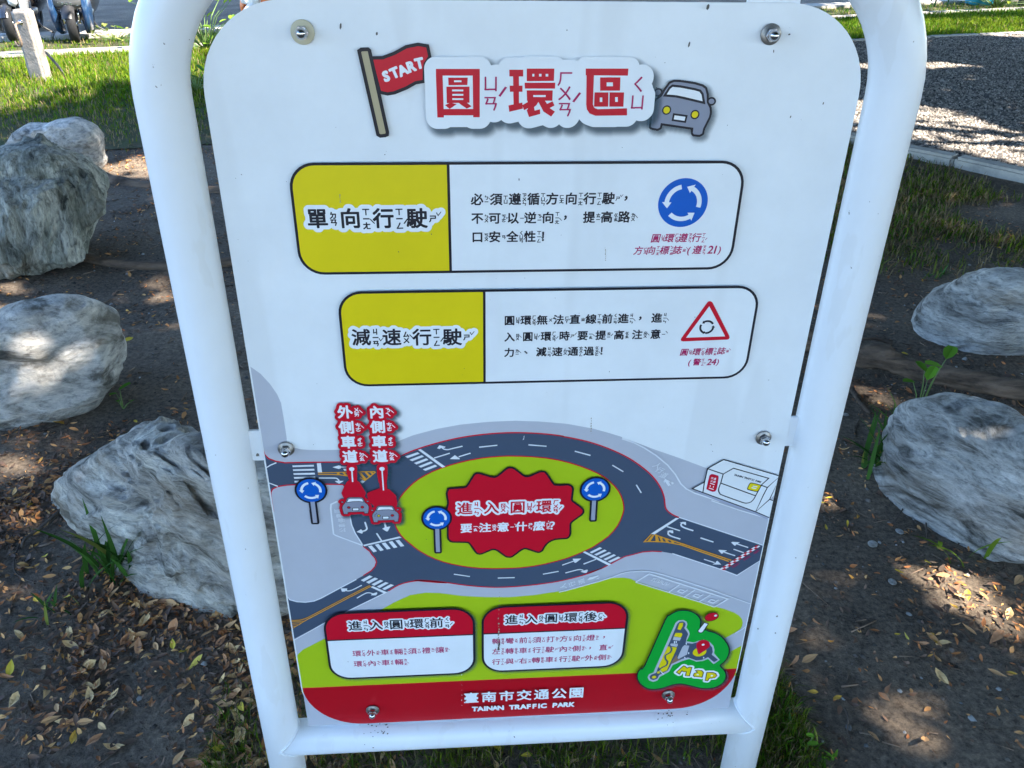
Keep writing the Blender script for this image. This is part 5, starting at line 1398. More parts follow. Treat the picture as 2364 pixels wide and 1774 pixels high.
# ------------------------------------------------------------------ grass
grass_m = attr_mat('grass_blade', .7, .06, trans=.3)
def blades(name, x, y, z, h, w, cols, lean=.5, parent=None, kind='stuff'):
    n = len(x); a = rng.uniform(0, 6.283, n); la = rng.uniform(0, 6.283, n); ln = np.abs(rng.normal(0, lean, n)) * h
    wx, wy = np.cos(a) * w / 2, np.sin(a) * w / 2; dx, dy = np.cos(la) * ln, np.sin(la) * ln
    V = np.zeros((n, 5, 3)); bx = np.stack([x, y, z], 1)
    V[:, 0] = bx + np.stack([-wx, -wy, 0 * wx], 1); V[:, 1] = bx + np.stack([wx, wy, 0 * wx], 1)
    mid = bx + np.stack([dx * .3, dy * .3, h * .6], 1)
    V[:, 2] = mid + np.stack([wx * .8, wy * .8, 0 * wx], 1); V[:, 3] = mid + np.stack([-wx * .8, -wy * .8, 0 * wx], 1)
    V[:, 4] = bx + np.stack([dx, dy, h * np.maximum(.25, 1 - .45 * (ln / h) ** 2)], 1)
    F = (np.array([0, 1, 2, 3, 3, 2, 4])[None] + (np.arange(n) * 5)[:, None]).ravel()
    cc = np.repeat(cols, 5, 0)
    o = fast_mesh(name, V.reshape(-1, 3), F, np.tile([4, 3], n), grass_m, cc, parent)
    if kind: tag(o, kind=kind)
    return o
def gcols(n, x, y, dry=.2):
    g = np.array([.062, .150, .008]) * rng.uniform(.55, 1.45, (n, 1)); g2 = np.array([.150, .205, .012]) * rng.uniform(.7, 1.3, (n, 1))
    pick = (rng.random(n) + nfbm(x * .9, y * .9, 3, 2) * .8)[:, None]
    c = np.where(pick > .45, g2, g)
    d = np.array([.34, .25, .13]) * rng.uniform(.5, 1.1, (n, 1))
    return np.where(rng.random((n, 1)) < dry, d, c)
# lawn on the left, up to the path, and the verge behind it
N = 130000
x = rng.uniform(-6.6, 1.4, N); y = rng.uniform(4.3, 9.6, N)
edge = 4.55 + .16 * (x + 3) + .8 * nfbm(x * 1.4, y * 1.4, 3, 8)
dens = np.clip((y - edge) / 1.8, 0, 1) * np.clip(nfbm(x * 3.1, y * 3.1, 3, 71) * 3 + .9, .2, 1) * np.where(x > -1.6, .35, 1.0)
ok = (rng.random(N) < dens) & (y < path_lo(x) + .02)
x, y = x[ok], y[ok]; short = np.clip((y - 5.0) / 2.5, .25, 1)
blades('lawn_grass', x, y, np.full_like(x, 0.0), rng.uniform(.035, .105, len(x)) * (.35 + .65 * short), rng.uniform(.004, .009, len(x)), gcols(len(x), x, y, np.clip(.75 - (y - 4.9) / 2.2, .12, .7)[:, None]), .8)
N = 60000
x = rng.uniform(-7.4, 12, N); y = rng.uniform(8, 15, N)
ok = (y > path_hi(x)) & (y < road_lo(x) + .02) & ((x < -.5) | (x > 4.8)); x, y = x[ok], y[ok]
blades('verge_grass', x, y, np.zeros_like(x), rng.uniform(.02, .07, len(x)), rng.uniform(.006, .012, len(x)), gcols(len(x), x, y, .25), .8)
N = 90000
x = rng.uniform(4.6, 11, N); y = rng.uniform(9.5, 14.5, N)
yard2 = inpoly(x, y, yard); ok = (y < path_lo(x)) & ~yard2 & (y > 10.0 + .29 * (x - 6.04) + .12 ); x, y = x[ok], y[ok]
blades('far_lawn_grass', x, y, np.zeros_like(x), rng.uniform(.04, .11, len(x)), rng.uniform(.007, .014, len(x)), gcols(len(x), x, y, .05), .6)
# thin trampled grass between the boulders and the yard
N = 90000
x = rng.uniform(1.0, 4.6, N); y = rng.uniform(2.1, 6.0, N)
d = np.clip(nfbm(x * 2.1, y * 2.1, 3, 21) * 2.6 + .40, 0, 1) * np.clip((y + .3 * x - 3.0) / .9, 0, 1); ok = (rng.random(N) < d) & ~inpoly(x, y, yard); x, y = x[ok], y[ok]
blades('thin_grass', x, y, soil_z(x, y), rng.uniform(.02, .07, len(x)), rng.uniform(.004, .008, len(x)), gcols(len(x), x, y, .6) * .8, 1.0)
# sparse grass under the crossbar and behind the left leg
N = 52000
x = rng.uniform(-.62, .62, N); y = rng.uniform(-.12, .50, N)
d = np.clip(nfbm(x * 3.2, y * 3.2, 3, 33) * 2.4 + .55, 0, 1) * np.exp(-((y - .13) / .14) ** 2); ok = rng.random(N) < d; x, y = x[ok], y[ok]
blades('under_sign_grass', x, y, soil_z(x, y), rng.uniform(.015, .055, len(x)), rng.uniform(.0012, .0026, len(x)), gcols(len(x), x, y, .35) * .8, .9)

# green tufts at the foot of the boulders: every blade a part
def tuft(name, px, py, n, hmin, hmax, w, label, cols=(.10, .20, .03), spread=.05, bias=(0, 0), z=0.0):
    gx, gy = G(px, py, z); root = empty(name, (gx, gy, float(soil_z(np.array(gx), np.array(gy))) + z)); tag(root, label, 'grass tuft' if 'tuft' in name else 'plant')
    variants = []
    for k in range(n):
        a = random.uniform(0, 6.283); L = random.uniform(hmin, hmax); ln = random.uniform(.25, .95)
        dx, dy = math.cos(a) * ln + bias[0], math.sin(a) * ln + bias[1]
        V = []; Fc = []; S = 6
        wx, wy = -math.sin(a), math.cos(a)
        for s in range(S + 1):
            t = s / S; ww = w * (1 - t ** 2.2) * (.7 + .5 * math.sin(t * 2.6)) / 2 + .0002
            h = L * (t - .42 * ln * t * t); x_ = dx * L * t ** 1.35; y_ = dy * L * t ** 1.35
            V += [(x_ - wx * ww, y_ - wy * ww, h), (x_, y_, h - ww * .35), (x_ + wx * ww, y_ + wy * ww, h)]
        for s in range(S):
            b = 3 * s; Fc += [(b, b + 1, b + 4, b + 3), (b + 1, b + 2, b + 5, b + 4)]
        o = mesh_obj('blade', V, Fc, grass_m, root, smooth=True)
        f = random.uniform(.65, 1.35); cc = np.array(cols) * f
        if random.random() < .12: cc = np.array((.22, .24, .05))
        set_col(o.data, np.repeat(cc[None], len(V), 0))
        o.location = (random.gauss(0, spread), random.gauss(0, spread * .6), 0)
    return root
tuft('grass_tuft', 282, 1322, 62, .06, .19, .012, 'dense green grass tuft at the foot of the creased boulder, left of the sign', (.05, .125, .022), .055, (0, .05))
tuft('grass_tuft', 2035, 1085, 52, .08, .22, .012, 'tall green grass tuft against the left end of the blue grey boulder', (.06, .14, .03), .035)
tuft('grass_tuft', 2085, 1030, 18, .10, .26, .012, 'bright leafy weed rising above the left end of the blue grey boulder', (.10, .22, .03), .02)
tuft('grass_tuft', 2240, 1300, 5, .10, .20, .012, 'few long green blades in the sunlit leaves below the blue grey boulder', (.16, .26, .03), .04)
tuft('grass_tuft', 135, 1415, 9, .03, .08, .007, 'small sparse green tuft in the leaf litter at lower left', (.06, .13, .03), .03)
tuft('grass_tuft', 2010, 620, 14, .03, .08, .010, 'small weeds beside the right leg of the sign, above the root', (.12, .24, .03), .03)
tuft('grass_tuft', 1960, 560, 12, .04, .10, .012, 'bright green weeds right beside the right leg of the sign', (.16, .30, .03), .03)
tuft('grass_tuft', 2160, 640, 12, .03, .08, .008, 'small tuft above the boulder at the right edge', (.05, .12, .03), .04)
tuft('grass_tuft', 1820, 1680, 12, .02, .05, .005, 'tiny tuft by the foot of the right leg', (.06, .12, .03), .03)
tuft('grass_tuft', 1925, 1745, 8, .015, .03, .006, 'tiny bright sprout on the bare soil right of the sign', (.14, .28, .03), .008)

def leafy(name, px, py, leaves, label, z=0.0, cat='plant', size=.05, cols=(.14, .30, .03)):
    """small plant: stem and separate oval leaves"""
    gx, gy = G(px, py, z); root = empty(name, (gx, gy, 0)); tag(root, label, cat)
    for (dx, dy, dz, s) in leaves:
        tube('stem', [(0, 0, 0), (dx * .5, dy * .5, dz * .7), (dx, dy, dz)], [size * .05, size * .04, size * .02], PM_GREEN, root, seg=5)
        S = 8; V = [(dx, dy, dz)]; a = random.uniform(0, 6.28); tl = random.uniform(.1, .7)
        for k in range(S):
            t = 2 * math.pi * k / S; u, v = math.cos(t) * s * .5, math.sin(t) * s * .30
            V.append((dx + (u + s * .35) * math.cos(a) - v * math.sin(a), dy + (u + s * .35) * math.sin(a) + v * math.cos(a), dz + abs(v) * .4 + (u + s * .35) * tl))
        o = mesh_obj('leaf', V, [(0, k + 1, (k + 1) % S + 1) for k in range(S)], grass_m, root, smooth=False)
        set_col(o.data, np.repeat((np.array(cols) * random.uniform(.6, 1.3))[None], len(V), 0))
    return root
PM_GREEN = mat('green_stem', (.12, .2, .05), rough=.6)
leafy('seedling', 285, 945, [(-.012, 0, .03, .035), (.03, .01, .025, .03), (.0, .01, .07, .045), (-.02, .02, .05, .03)], 'small green seedling on bare soil below the pale boulder', size=.04, cols=(.10, .26, .03))
leafy('seedling', 1862, 1732, [(.0, 0, .02, .022), (.012, .01, .03, .02), (-.008, 0, .012, .018)], 'tiny green seedling on the soil right of the sign foot', size=.03)
leafy('seedling', 2112, 975, [(0, 0, .17, .06), (.03, 0, .21, .07), (-.04, .01, .15, .05), (.05, .01, .24, .07), (-.02, 0, .2, .05)], 'bright green broad leaves sticking up behind the end of the blue grey boulder', size=.05, cols=(.13, .3, .03))
sh = [(random.gauss(0, .32), random.gauss(0, .12), random.uniform(.08, .62), random.uniform(.07, .13)) for _ in range(46)]
leafy('roadside_shrub', 478, 120, sh, 'leafy light green shrub on the verge, seen between the frame tube and the panel', cat='shrub', size=.12, cols=(.20, .36, .04))
sh = [(random.gauss(0, .4), random.gauss(0, .15), random.uniform(.05, .6), random.uniform(.07, .12)) for _ in range(46)]
leafy('roadside_shrub', 2300, 18, sh, 'yellow green shrub at the far right top, by the blue bin', cat='shrub', size=.12, cols=(.30, .38, .05))
sh = [(random.gauss(0, .25), random.gauss(0, .1), random.uniform(.03, .22), random.uniform(.05, .09)) for _ in range(30)]
leafy('roadside_shrub', 455, 215, sh, 'dark green low weeds growing behind the left tube of the sign', cat='shrub', size=.08, cols=(.06, .16, .03))
sh = [(random.gauss(0, .3), random.gauss(0, .1), random.uniform(.02, .16), random.uniform(.04, .08)) for _ in range(34)]
leafy('roadside_shrub', 270, 96, sh, 'yellowing weeds along the road kerb right of the parked scooter', cat='shrub', size=.06, cols=(.26, .30, .08))

# ------------------------------------------------------------------ leaf litter
litter_m = attr_mat('dry_leaf', .75, .25, trans=.08)
LC = np.array([(.46, .27, .12), (.56, .37, .18), (.38, .19, .09), (.17, .12, .09), (.62, .45, .22), (.10, .085, .075), (.48, .24, .11), (.19, .145, .12), (.125, .105, .10), (.58, .38, .10)]) * np.array([1.28, 1.0, .80])
def leaf_shape(L, w, curl, twist):
    """verts of a curled leaf of 10 triangles along x"""
    S = 5; V = []
    for s in range(S + 1):
        t = s / S; ww = w * math.sin(math.pi * min(1, t ** .75 * .97 + .02)) / 2; z = curl * L * (4 * (t - .5) ** 2) * .5; tw = twist * (t - .5)
        V += [(L * (t - .5), -ww * math.cos(tw), z + ww * math.sin(tw) + ww * .35), (L * (t - .5), 0, z), (L * (t - .5), ww * math.cos(tw), z - ww * math.sin(tw) + ww * .35)]
    Fq = []
    for s in range(S):
        b = 3 * s; Fq += [(b, b + 3, b + 4, b + 1), (b + 1, b + 4, b + 5, b + 2)]
    return V, Fq
def litter_density(x, y):
    """leaves per square metre over the soil"""
    px, py = [], []
    left = np.clip((-.15 - x) / .3, 0, 1) * np.clip((1.35 - y - .25 * (x + 1)) / .35, 0, 1)
    patch = np.clip(nfbm(x * 2.6, y * 2.6, 3, 41) * 3.0 + .75, .12, 1)
    d = 20000 * left * patch
    d = np.maximum(d, 2300 * np.clip(nfbm(x * 1.7, y * 1.7, 3, 51) * 4 + .5, .05, 1) * (x < 0))
    d = np.maximum(d, 900 * np.clip(nfbm(x * 2.2, y * 2.2, 3, 61) * 4 + .35, .05, 1) * (x >= 0))
    for (cx, cy, r, dd) in litter_spots: d = np.maximum(d, dd * np.exp(-((x - cx) ** 2 + (y - cy) ** 2) / r ** 2))
    return d
litter_spots = [(*G(2290, 1410), .22, 4200), (*G(2240, 1330), .14, 1800), (*G(2040, 1090), .12, 2600), (*G(1930, 1180), .10, 2200), (*G(2020, 920), .16, 3000), (*G(2330, 960), .2, 2600), (*G(1965, 1060), .08, 2500),
                (*G(290, 385), .5, 900), (*G(370, 690), .3, 1500), (*G(40, 700), .35, 1700), (*G(235, 560), .3, 1400), (*G(300, 1010), .14, 1800), (*G(1780, 1740), .16, 1600), (*G(1000, 1760), .2, 1200), (*G(1300, 1765), .2, 1000), (*G(2364, 1250), .15, 1500)]
N = 700000
x = rng.uniform(-3.6, 3.0, N); y = rng.uniform(-.25, 5.0, N); A_ = 6.6 * 5.25
ok = rng.random(N) < litter_density(x, y) * A_ / N
x, y = x[ok], y[ok]; n = len(x)
shapes = [leaf_shape(1.0, random.uniform(.26, .46), random.uniform(-.25, .45), random.uniform(-1.4, 1.4)) for _ in range(14)]
dist_ = np.hypot(x - CAMPOS[0], y - CAMPOS[1])
dens_here = litter_density(x, y)
sizes_ = np.clip(rng.normal(.021, .007, n), .008, .042) * np.where(rng.random(n) < .5, .55, 1)
colr = LC[rng.choice(len(LC), n, p=[.10, .09, .08, .18, .06, .18, .04, .14, .115, .015])] * rng.uniform(.65, 1.15, (n, 1))
pxy = np.array([PROJ(a, b, 0) for a, b in zip(x, y)])
vis = (pxy[:, 0] > 5) & (pxy[:, 0] < 2359) & (pxy[:, 1] > 300) & (pxy[:, 1] < 1770) & ~((pxy[:, 0] > 610) & (pxy[:, 0] < 1710) & (pxy[:, 1] < 1735))
score = sizes_ / dist_ * vis * (colr.sum(1) > .45)
solo = set(np.argsort(-score)[:250].tolist())
V = []; Fl = []; Cc = []
base = [np.array(s[0]) for s in shapes]; bf = [np.array(s[1]) for s in shapes]
off = 0; sc_mesh = None; solo_list = []
rot_z = rng.uniform(0, 6.283, n); tx_, ty_ = rng.normal(0, .32, n), rng.normal(0, .32, n); vi = rng.integers(0, 14, n)
zz = soil_z(x, y) + .002 + rng.uniform(0, .010, n) * np.clip(dens_here / 3500, .1, 1)
for i in range(n):
    if i in solo: solo_list.append(i); continue
    R3 = Matrix.Rotation(rot_z[i], 3, 'Z') @ Matrix.Rotation(tx_[i], 3, 'X') @ Matrix.Rotation(ty_[i], 3, 'Y')
    v = base[vi[i]] * sizes_[i] @ np.array(R3).T + np.array([x[i], y[i], zz[i]])
    V.append(v); Fl.append((bf[vi[i]] + off).ravel()); off += len(v); Cc.append(np.repeat(colr[i][None], len(v), 0))
tag(fast_mesh('leaf_litter', np.concatenate(V), np.concatenate(Fl), [4] * (sum(len(f) for f in Fl) // 4), litter_m, np.concatenate(Cc)), kind='stuff')
# the largest leaves one by one
PAL = [((.66, .37, .17), 'tan'), ((.56, .27, .13), 'brown'), ((.72, .47, .22), 'pale straw coloured')]
lib = {}
for ci, (c_, nm) in enumerate(PAL):
    for k in range(6):
        me = bpy.data.meshes.new('fallen_leaf'); me.from_pydata([tuple(p) for p in shapes[(k + 5 * ci) % 14][0]], [], [tuple(f) for f in shapes[(k + 5 * ci) % 14][1]])
        me.materials.append(litter_m); set_col(me, np.repeat((np.array(c_) * random.uniform(.8, 1.1))[None], len(me.vertices), 0)); lib[(ci, k)] = me
YL = []
for k in range(4):
    me = bpy.data.meshes.new('fallen_leaf'); me.from_pydata([tuple(p) for p in shapes[k * 3][0]], [], [tuple(f) for f in shapes[k * 3][1]]); me.materials.append(litter_m)
    set_col(me, np.repeat(np.array([(.66, .46, .05), (.70, .52, .06), (.62, .36, .06), (.68, .55, .12)][k])[None], len(me.vertices), 0)); YL.append(me)
def put_leaf(me, gx, gy, s, label, grp, zo=.006, tilt=.3):
    o = bpy.data.objects.new('fallen_leaf', me); COL.objects.link(o)
    o.location = (gx, gy, float(soil_z(np.array(gx), np.array(gy))) + zo); o.scale = (s, s, s)
    o.rotation_euler = (random.gauss(0, tilt), random.gauss(0, tilt), random.uniform(0, 6.283)); tag(o, label, 'leaf', grp)
    return o
for j, i in enumerate(solo_list):
    ci = j % 3; side = 'left' if x[i] < 0 else 'right'
    put_leaf(lib[(ci, j % 6)], x[i], y[i], sizes_[i] * 1.3, '%s dry curled leaf lying on the soil %s of the sign' % (PAL[ci][1], side), '%s fallen leaves %s of the sign' % (PAL[ci][1], side), .008, .35)
for px, py, s, k in ((293, 785, .05, 1), (72, 1173, .028, 0), (107, 1292, .04, 1), (250, 1325, .034, 0), (86, 1393, .03, 0), (155, 1387, .032, 1), (399, 1488, .030, 1), (425, 1503, .026, 0), (450, 1530, .044, 3), (558, 1636, .034, 1), (170, 1703, .034, 2),
                  (512, 1729, .040, 1), (470, 1402, .030, 1), (620, 1748, .034, 0), (1070, 1735, .036, 0), (1145, 1727, .038, 1), (1215, 1748, .026, 1), (1912, 1153, .026, 0), (1895, 1165, .026, 1), (1955, 1213, .024, 0), (1905, 1225, .024, 0), (2140, 1306, .030, 1), (2073, 1327, .030, 0),
                  (2232, 1380, .034, 1), (2200, 1405, .034, 2), (2070, 1470, .020, 0), (2091, 1475, .022, 3), (2150, 1470, .022, 2), (2160, 1484, .020, 2), (1933, 1613, .028, 2), (1832, 1645, .028, 2), (2088, 820, .028, 1), (2160, 878, .022, 0), (2300, 578, .04, 2), (1875, 1600, .024, 2), (2335, 1555, .024, 2), (140, 985, .045, 2), (315, 980, .03, 0), (25, 1545, .04, 1)):
    put_leaf(YL[k], *G(px, py), s, 'fresh yellow leaf on the soil %s of the sign' % ('left' if px < 1182 else 'right'), 'yellow fallen leaves %s of the sign' % ('left' if px < 1182 else 'right'), .010, .25)

N = 16000
x = rng.uniform(-3.4, 3.2, N); y = rng.uniform(-.2, 5.2, N) ** 1.0
c = np.clip(rng.normal(.11, .04, N), .04, .26)[:, None] * np.array([1.1, .92, .78])
rock_chunks('soil_crumbs', np.stack([x, y, soil_z(x, y)], 1), np.clip(rng.lognormal(-5.6, .45, N), .002, .012), c, pebm, .8)
N = 2600
x = rng.uniform(-2.6, 2.6, N); y = rng.uniform(-.1, 4, N); a = rng.uniform(0, 6.28, N); L = np.clip(rng.lognormal(-3.5, .5, N), .008, .09); r = rng.uniform(.0005, .0014, N)
dx, dy = np.cos(a) * L / 2, np.sin(a) * L / 2; V = np.zeros((N, 8, 3)); z0 = soil_z(x, y) + .003
for k, (u, v, w) in enumerate(((-1, -1, -1), (-1, 1, -1), (-1, 1, 1), (-1, -1, 1), (1, -1, -1), (1, 1, -1), (1, 1, 1), (1, -1, 1))):
    V[:, k, 0] = x + u * dx - v * np.sin(a) * r; V[:, k, 1] = y + u * dy + v * np.cos(a) * r; V[:, k, 2] = z0 + w * r + u * rng.uniform(0, .004, N)
Fq_ = (np.array([0, 1, 2, 3, 4, 7, 6, 5, 0, 4, 5, 1, 1, 5, 6, 2, 2, 6, 7, 3, 3, 7, 4, 0])[None] + (np.arange(N) * 8)[:, None]).ravel()
tag(fast_mesh('twig_bits', V.reshape(-1, 3), Fq_, [4] * (6 * N), litter_m, np.repeat(np.array([.19, .13, .09]) * rng.uniform(.4, 1.7, (N, 1)), 8, 0)), kind='stuff')
# ------------------------------------------------------------------ sticks, roots, post, scooters
wood = mat('dead_twig', (.15, .115, .09), rough=.95, color2=(.07, .055, .045), noise_scale=20, bump=.004, bump_scale=40, spec=.1)
rootm = mat('root_bark', (.22, .155, .11), rough=.92, color2=(.035, .027, .022), noise_scale=5, bump=.03, bump_scale=7, stretch=(.5, 2.2, 4.0), spec=.15, detail=12)
def twig(pxs, r, label, m=None, z=.006, name='twig', cat='twig', taper=.4, seg=8):
    pts = []; n = len(pxs)
    for i, (a, b) in enumerate(pxs):
        gx, gy = G(a, b); pts.append((gx, gy, float(soil_z(np.array(gx), np.array(gy))) + z + r * .4 + random.uniform(0, r * .6)))
    sm = []
    for i in range(n - 1):
        for k in range(5):
            t = k / 5; p0, p1, p2, p3 = pts[max(i - 1, 0)], pts[i], pts[i + 1], pts[min(i + 2, n - 1)]
            sm.append([0.5 * (2 * p1[j] + (p2[j] - p0[j]) * t + (2 * p0[j] - 5 * p1[j] + 4 * p2[j] - p3[j]) * t * t + (3 * p1[j] - p0[j] - 3 * p2[j] + p3[j]) * t ** 3) for j in range(3)])
    sm.append(pts[-1]); N_ = len(sm)
    rad = [r * (1 - (1 - taper) * i / (N_ - 1)) * random.uniform(.88, 1.12) for i in range(N_)]
    o = tube(name, sm, rad, m or wood, None, seg); tag(o, label, cat); return o
twig([(203, 1137), (170, 1160), (140, 1190), (95, 1225), (62, 1250), (53, 1270)], .0075, 'dark dead branch running up to the creased boulder, lower left', name='dead_branch', cat='branch')
twig([(135, 1160), (165, 1135), (150, 1180), (110, 1220)], .004, 'thin dark twig lying along the dead branch at lower left')
twig([(50, 1250), (34, 1300), (40, 1330), (80, 1352), (135, 1358)], .0022, 'thin bent twig in the litter near the left edge')
twig([(578, 1600), (580, 1650), (576, 1710)], .0022, 'straight thin twig beside the left leg of the sign')
twig([(262, 1565), (258, 1600), (275, 1615)], .0018, 'short curved twig in the bare patch at lower left')
twig([(155, 1660), (190, 1640), (240, 1610), (290, 1590)], .0016, 'fine long twig across the bare patch at lower left')
twig([(1800, 1630), (1850, 1648), (1895, 1675), (1915, 1690)], .0042, 'brown twig from the right leg of the sign slanting down right')
twig([(1950, 1635), (1958, 1655), (1957, 1685), (1966, 1705)], .0026, 'dark crooked twig on bare soil at lower right')
twig([(1985, 1688), (2015, 1695), (2020, 1720)], .0022, 'small bent twig at the bottom right, near the dark crooked twig')
twig([(1800, 1590), (1845, 1600), (1852, 1622)], .0018, 'thin dark twig just right of the right leg')
twig([(2140, 1610), (2160, 1620), (2180, 1625)], .0018, 'short dark twig right of the sunny patch at lower right')
twig([(2095, 1160), (2070, 1200), (2060, 1222)], .0026, 'thin grey twig leaning by the blue grey boulder')
twig([(2137, 1185), (2139, 1230), (2141, 1262)], .0026, 'thin upright looking twig at the foot of the blue grey boulder')
twig([(2115, 1225), (2092, 1222), (2090, 1230)], .003, 'pale short stick lying at the foot of the blue grey boulder')
twig([(2150, 1284), (2195, 1310)], .0018, 'thin straight twig near the long green blades')
twig([(1965, 905), (1990, 945), (2010, 960)], .010, 'grey root piece running down beside the right leg of the sign', rootm, name='root', cat='root')
twig([(2030, 930), (1990, 950), (1982, 968)], .0018, 'pale thin twig beside the grey root piece')
twig([(2059, 795), (2020, 788), (1975, 793)], .012, 'short pale root above the large root, right of the sign', rootm, name='root', cat='root')
twig([(1290, 1655), (1255, 1640), (1240, 1630)], .003, 'thin twig behind the panel foot')
twig([(1712, 1588), (1690, 1592), (1672, 1602)], .004, 'bent pale twig seen in the gap beside the lower right corner of the panel')
o = twig([(1480, 778), (1700, 790), (1880, 808), (1975, 832), (2030, 845), (2090, 858), (2200, 888), (2290, 908), (2380, 925), (2560, 980)], .050, 'long thick tree root crossing between the two grey boulders on the right', rootm, z=.0, name='tree_root', cat='root', taper=.62, seg=28)
for v in o.data.vertices:
    p = v.co; s = noise.noise(Vector((p.x * 4, p.y * 14, p.z * 22))) * .024 + noise.noise(Vector((p.x * 3, p.y * 30, p.z * 40))) * .010 + noise.noise(Vector((p.x * 2, p.y * 4, 0))) * .014
    c = Vector((0, .3, 1)).normalized(); v.co = p + c * s
o = twig([(150, 590), (300, 615), (430, 618), (520, 612), (620, 600), (760, 590)], .028, 'half buried root passing behind the left leg of the sign', rootm, z=-.012, name='tree_root', cat='root', taper=.8, seg=20)
o = twig([(240, 410), (330, 430), (480, 440), (640, 445)], .05, 'wide shaded root ridge right of the dark green boulder', rootm, z=-.04, name='tree_root', cat='root', taper=.7, seg=20)
for px, py, s, lb in ((2075, 1228, .024, 'small flat grey stone chip at the foot of the long boulder'), (2015, 1260, .030, 'dark flat slate chip on the soil right of the sign'), (2058, 1345, .024, 'rounded grey pebble at the edge of the sunny patch'), (1952, 957, .022, 'pale stone chip beside the grey root piece'), (338, 995, .020, 'bluish flat pebble above the creased boulder')):
    bm = bmesh.new(); bmesh.ops.create_icosphere(bm, subdivisions=3, radius=s * .42)
    for v in bm.verts:
        v.co *= 1 + .35 * noise.noise(v.co * 40 + Vector((px, 0, 0))); v.co.z *= .38; v.co.x *= 1.3
    gx, gy = G(px, py); ob = bm_obj('stone_chip', bm, RM5, None); ob.location = (gx, gy, float(soil_z(np.array(gx), np.array(gy))) + s * .15); ob.rotation_euler = (0, .1, random.uniform(0, 3)); tag(ob, lb, 'stone')

# concrete post with hook
gx, gy = G(97, 186)
post = empty('concrete_post', (gx, gy, 0)); tag(post, 'leaning weathered concrete post with a rusty hook bolt, in the lawn at upper left', 'post')
pc = mat('post_concrete', (.33, .29, .26), rough=.92, color2=(.20, .18, .16), noise_scale=14, bump=.006, bump_scale=60, spec=.15)
bm = bmesh.new()
W_, D_, H_ = .165, .11, .60
vs = []
for z in (-.12, 0, .2, .45, H_):
    w = W_ * (1.04 if z < .1 else 1.0) / 2; d = D_ / 2; vs.append([bm.verts.new((sx_ * w, sy_ * d, z)) for sx_, sy_ in ((-1, -1), (1, -1), (1, 1), (-1, 1))])
for i in range(4):
    for k in range(4): bm.faces.new((vs[i][k], vs[i][(k + 1) % 4], vs[i + 1][(k + 1) % 4], vs[i + 1][k]))
bm.faces.new(vs[-1]); bm.faces.new(vs[0][::-1])
bmesh.ops.subdivide_edges(bm, edges=bm.edges, cuts=4, use_grid_fill=True)
bmesh.ops.bevel(bm, geom=[e for e in bm.edges if len(e.link_faces) == 2 and e.calc_face_angle(0) > 1.0], offset=.016, segments=3, affect='EDGES')
for v in bm.verts: v.co += Vector((noise.noise(v.co * 14), noise.noise(v.co * 14 + Vector((5, 0, 0))), 0)) * .005
bm_obj('post_body', bm, pc, post)
rustm = mat('rusty_iron', (.30, .22, .16), rough=.6, metal=.5, color2=(.16, .11, .08), noise_scale=60)
tube('hook', [(.0, -.04, .50), (.0, -.10, .50), (.004, -.14, .49), (.018, -.15, .40), (.022, -.15, .345), (.01, -.15, .32), (-.012, -.15, .318), (-.030, -.148, .335), (-.032, -.148, .36)], .0115, rustm, post, 10)
lathe('hook_washer', [(0, .056), (.022, .056), (.022, .062), (0, .062)], steel, post, 20, axis='y', mw=Matrix.Translation((0, 0, .50)))
lathe('hook_nut', [(0, .062), (.014, .062), (.014, .08), (0, .084)], steel, post, 6, axis='y', mw=Matrix.Translation((0, 0, .50)))
post.rotation_euler = (math.radians(1), math.radians(-1.5), math.radians(-14))
cbl = mat('black_cable', (.012, .012, .012), rough=.5)
a0_, a1_ = G(118, 176), G(160, 182)
d0 = Vector((*G(112, 172), 0)); e0 = Vector((*G(156, 182), 0))
tag(tube('black_rod', [(d0.x - .03, d0.y + .02, .22), (d0.x + .03, d0.y, .19), ((d0.x + e0.x) / 2 + .02, (d0.y + e0.y) / 2, .10), (e0.x, e0.y, -.01)], .012, cbl, None, 10), 'black rod leaning from the concrete post down into the grass', 'rod')

# ---- scooters parked along the kerb
rubber = mat('rubber', (.015, .015, .016), rough=.75, spec=.3)
blackp = mat('black_plastic', (.02, .02, .022), rough=.45)
chrome = mat('chrome', (.7, .7, .72), rough=.15, metal=1)
lens = mat('headlight_lens', (.75, .77, .78), rough=.12, spec=.8, noise_amt=.35, noise_scale=25)
def loft(name, rings, m, parent, n=28, p=2.6):
    """rings: (z, cy, halfwidth x, halfdepth y, cx)"""
    V = []; Fc = []
    for r in rings:
        z, cy, a, b = r[:4]; cx = r[4] if len(r) > 4 else 0
        for k in range(n):
            t = 2 * math.pi * k / n; c, s = math.cos(t), math.sin(t)
            V.append((cx + a * math.copysign(abs(c) ** (2 / p), c), cy + b * math.copysign(abs(s) ** (2 / p), s), z))
    for i in range(len(rings) - 1):
        for k in range(n): Fc.append((i * n + k, i * n + (k + 1) % n, (i + 1) * n + (k + 1) % n, (i + 1) * n + k))
    Fc.append(tuple(range(n))[::-1]); Fc.append(tuple(range((len(rings) - 1) * n, len(rings) * n)))
    return mesh_obj(name, V, Fc, m, parent, smooth=True)
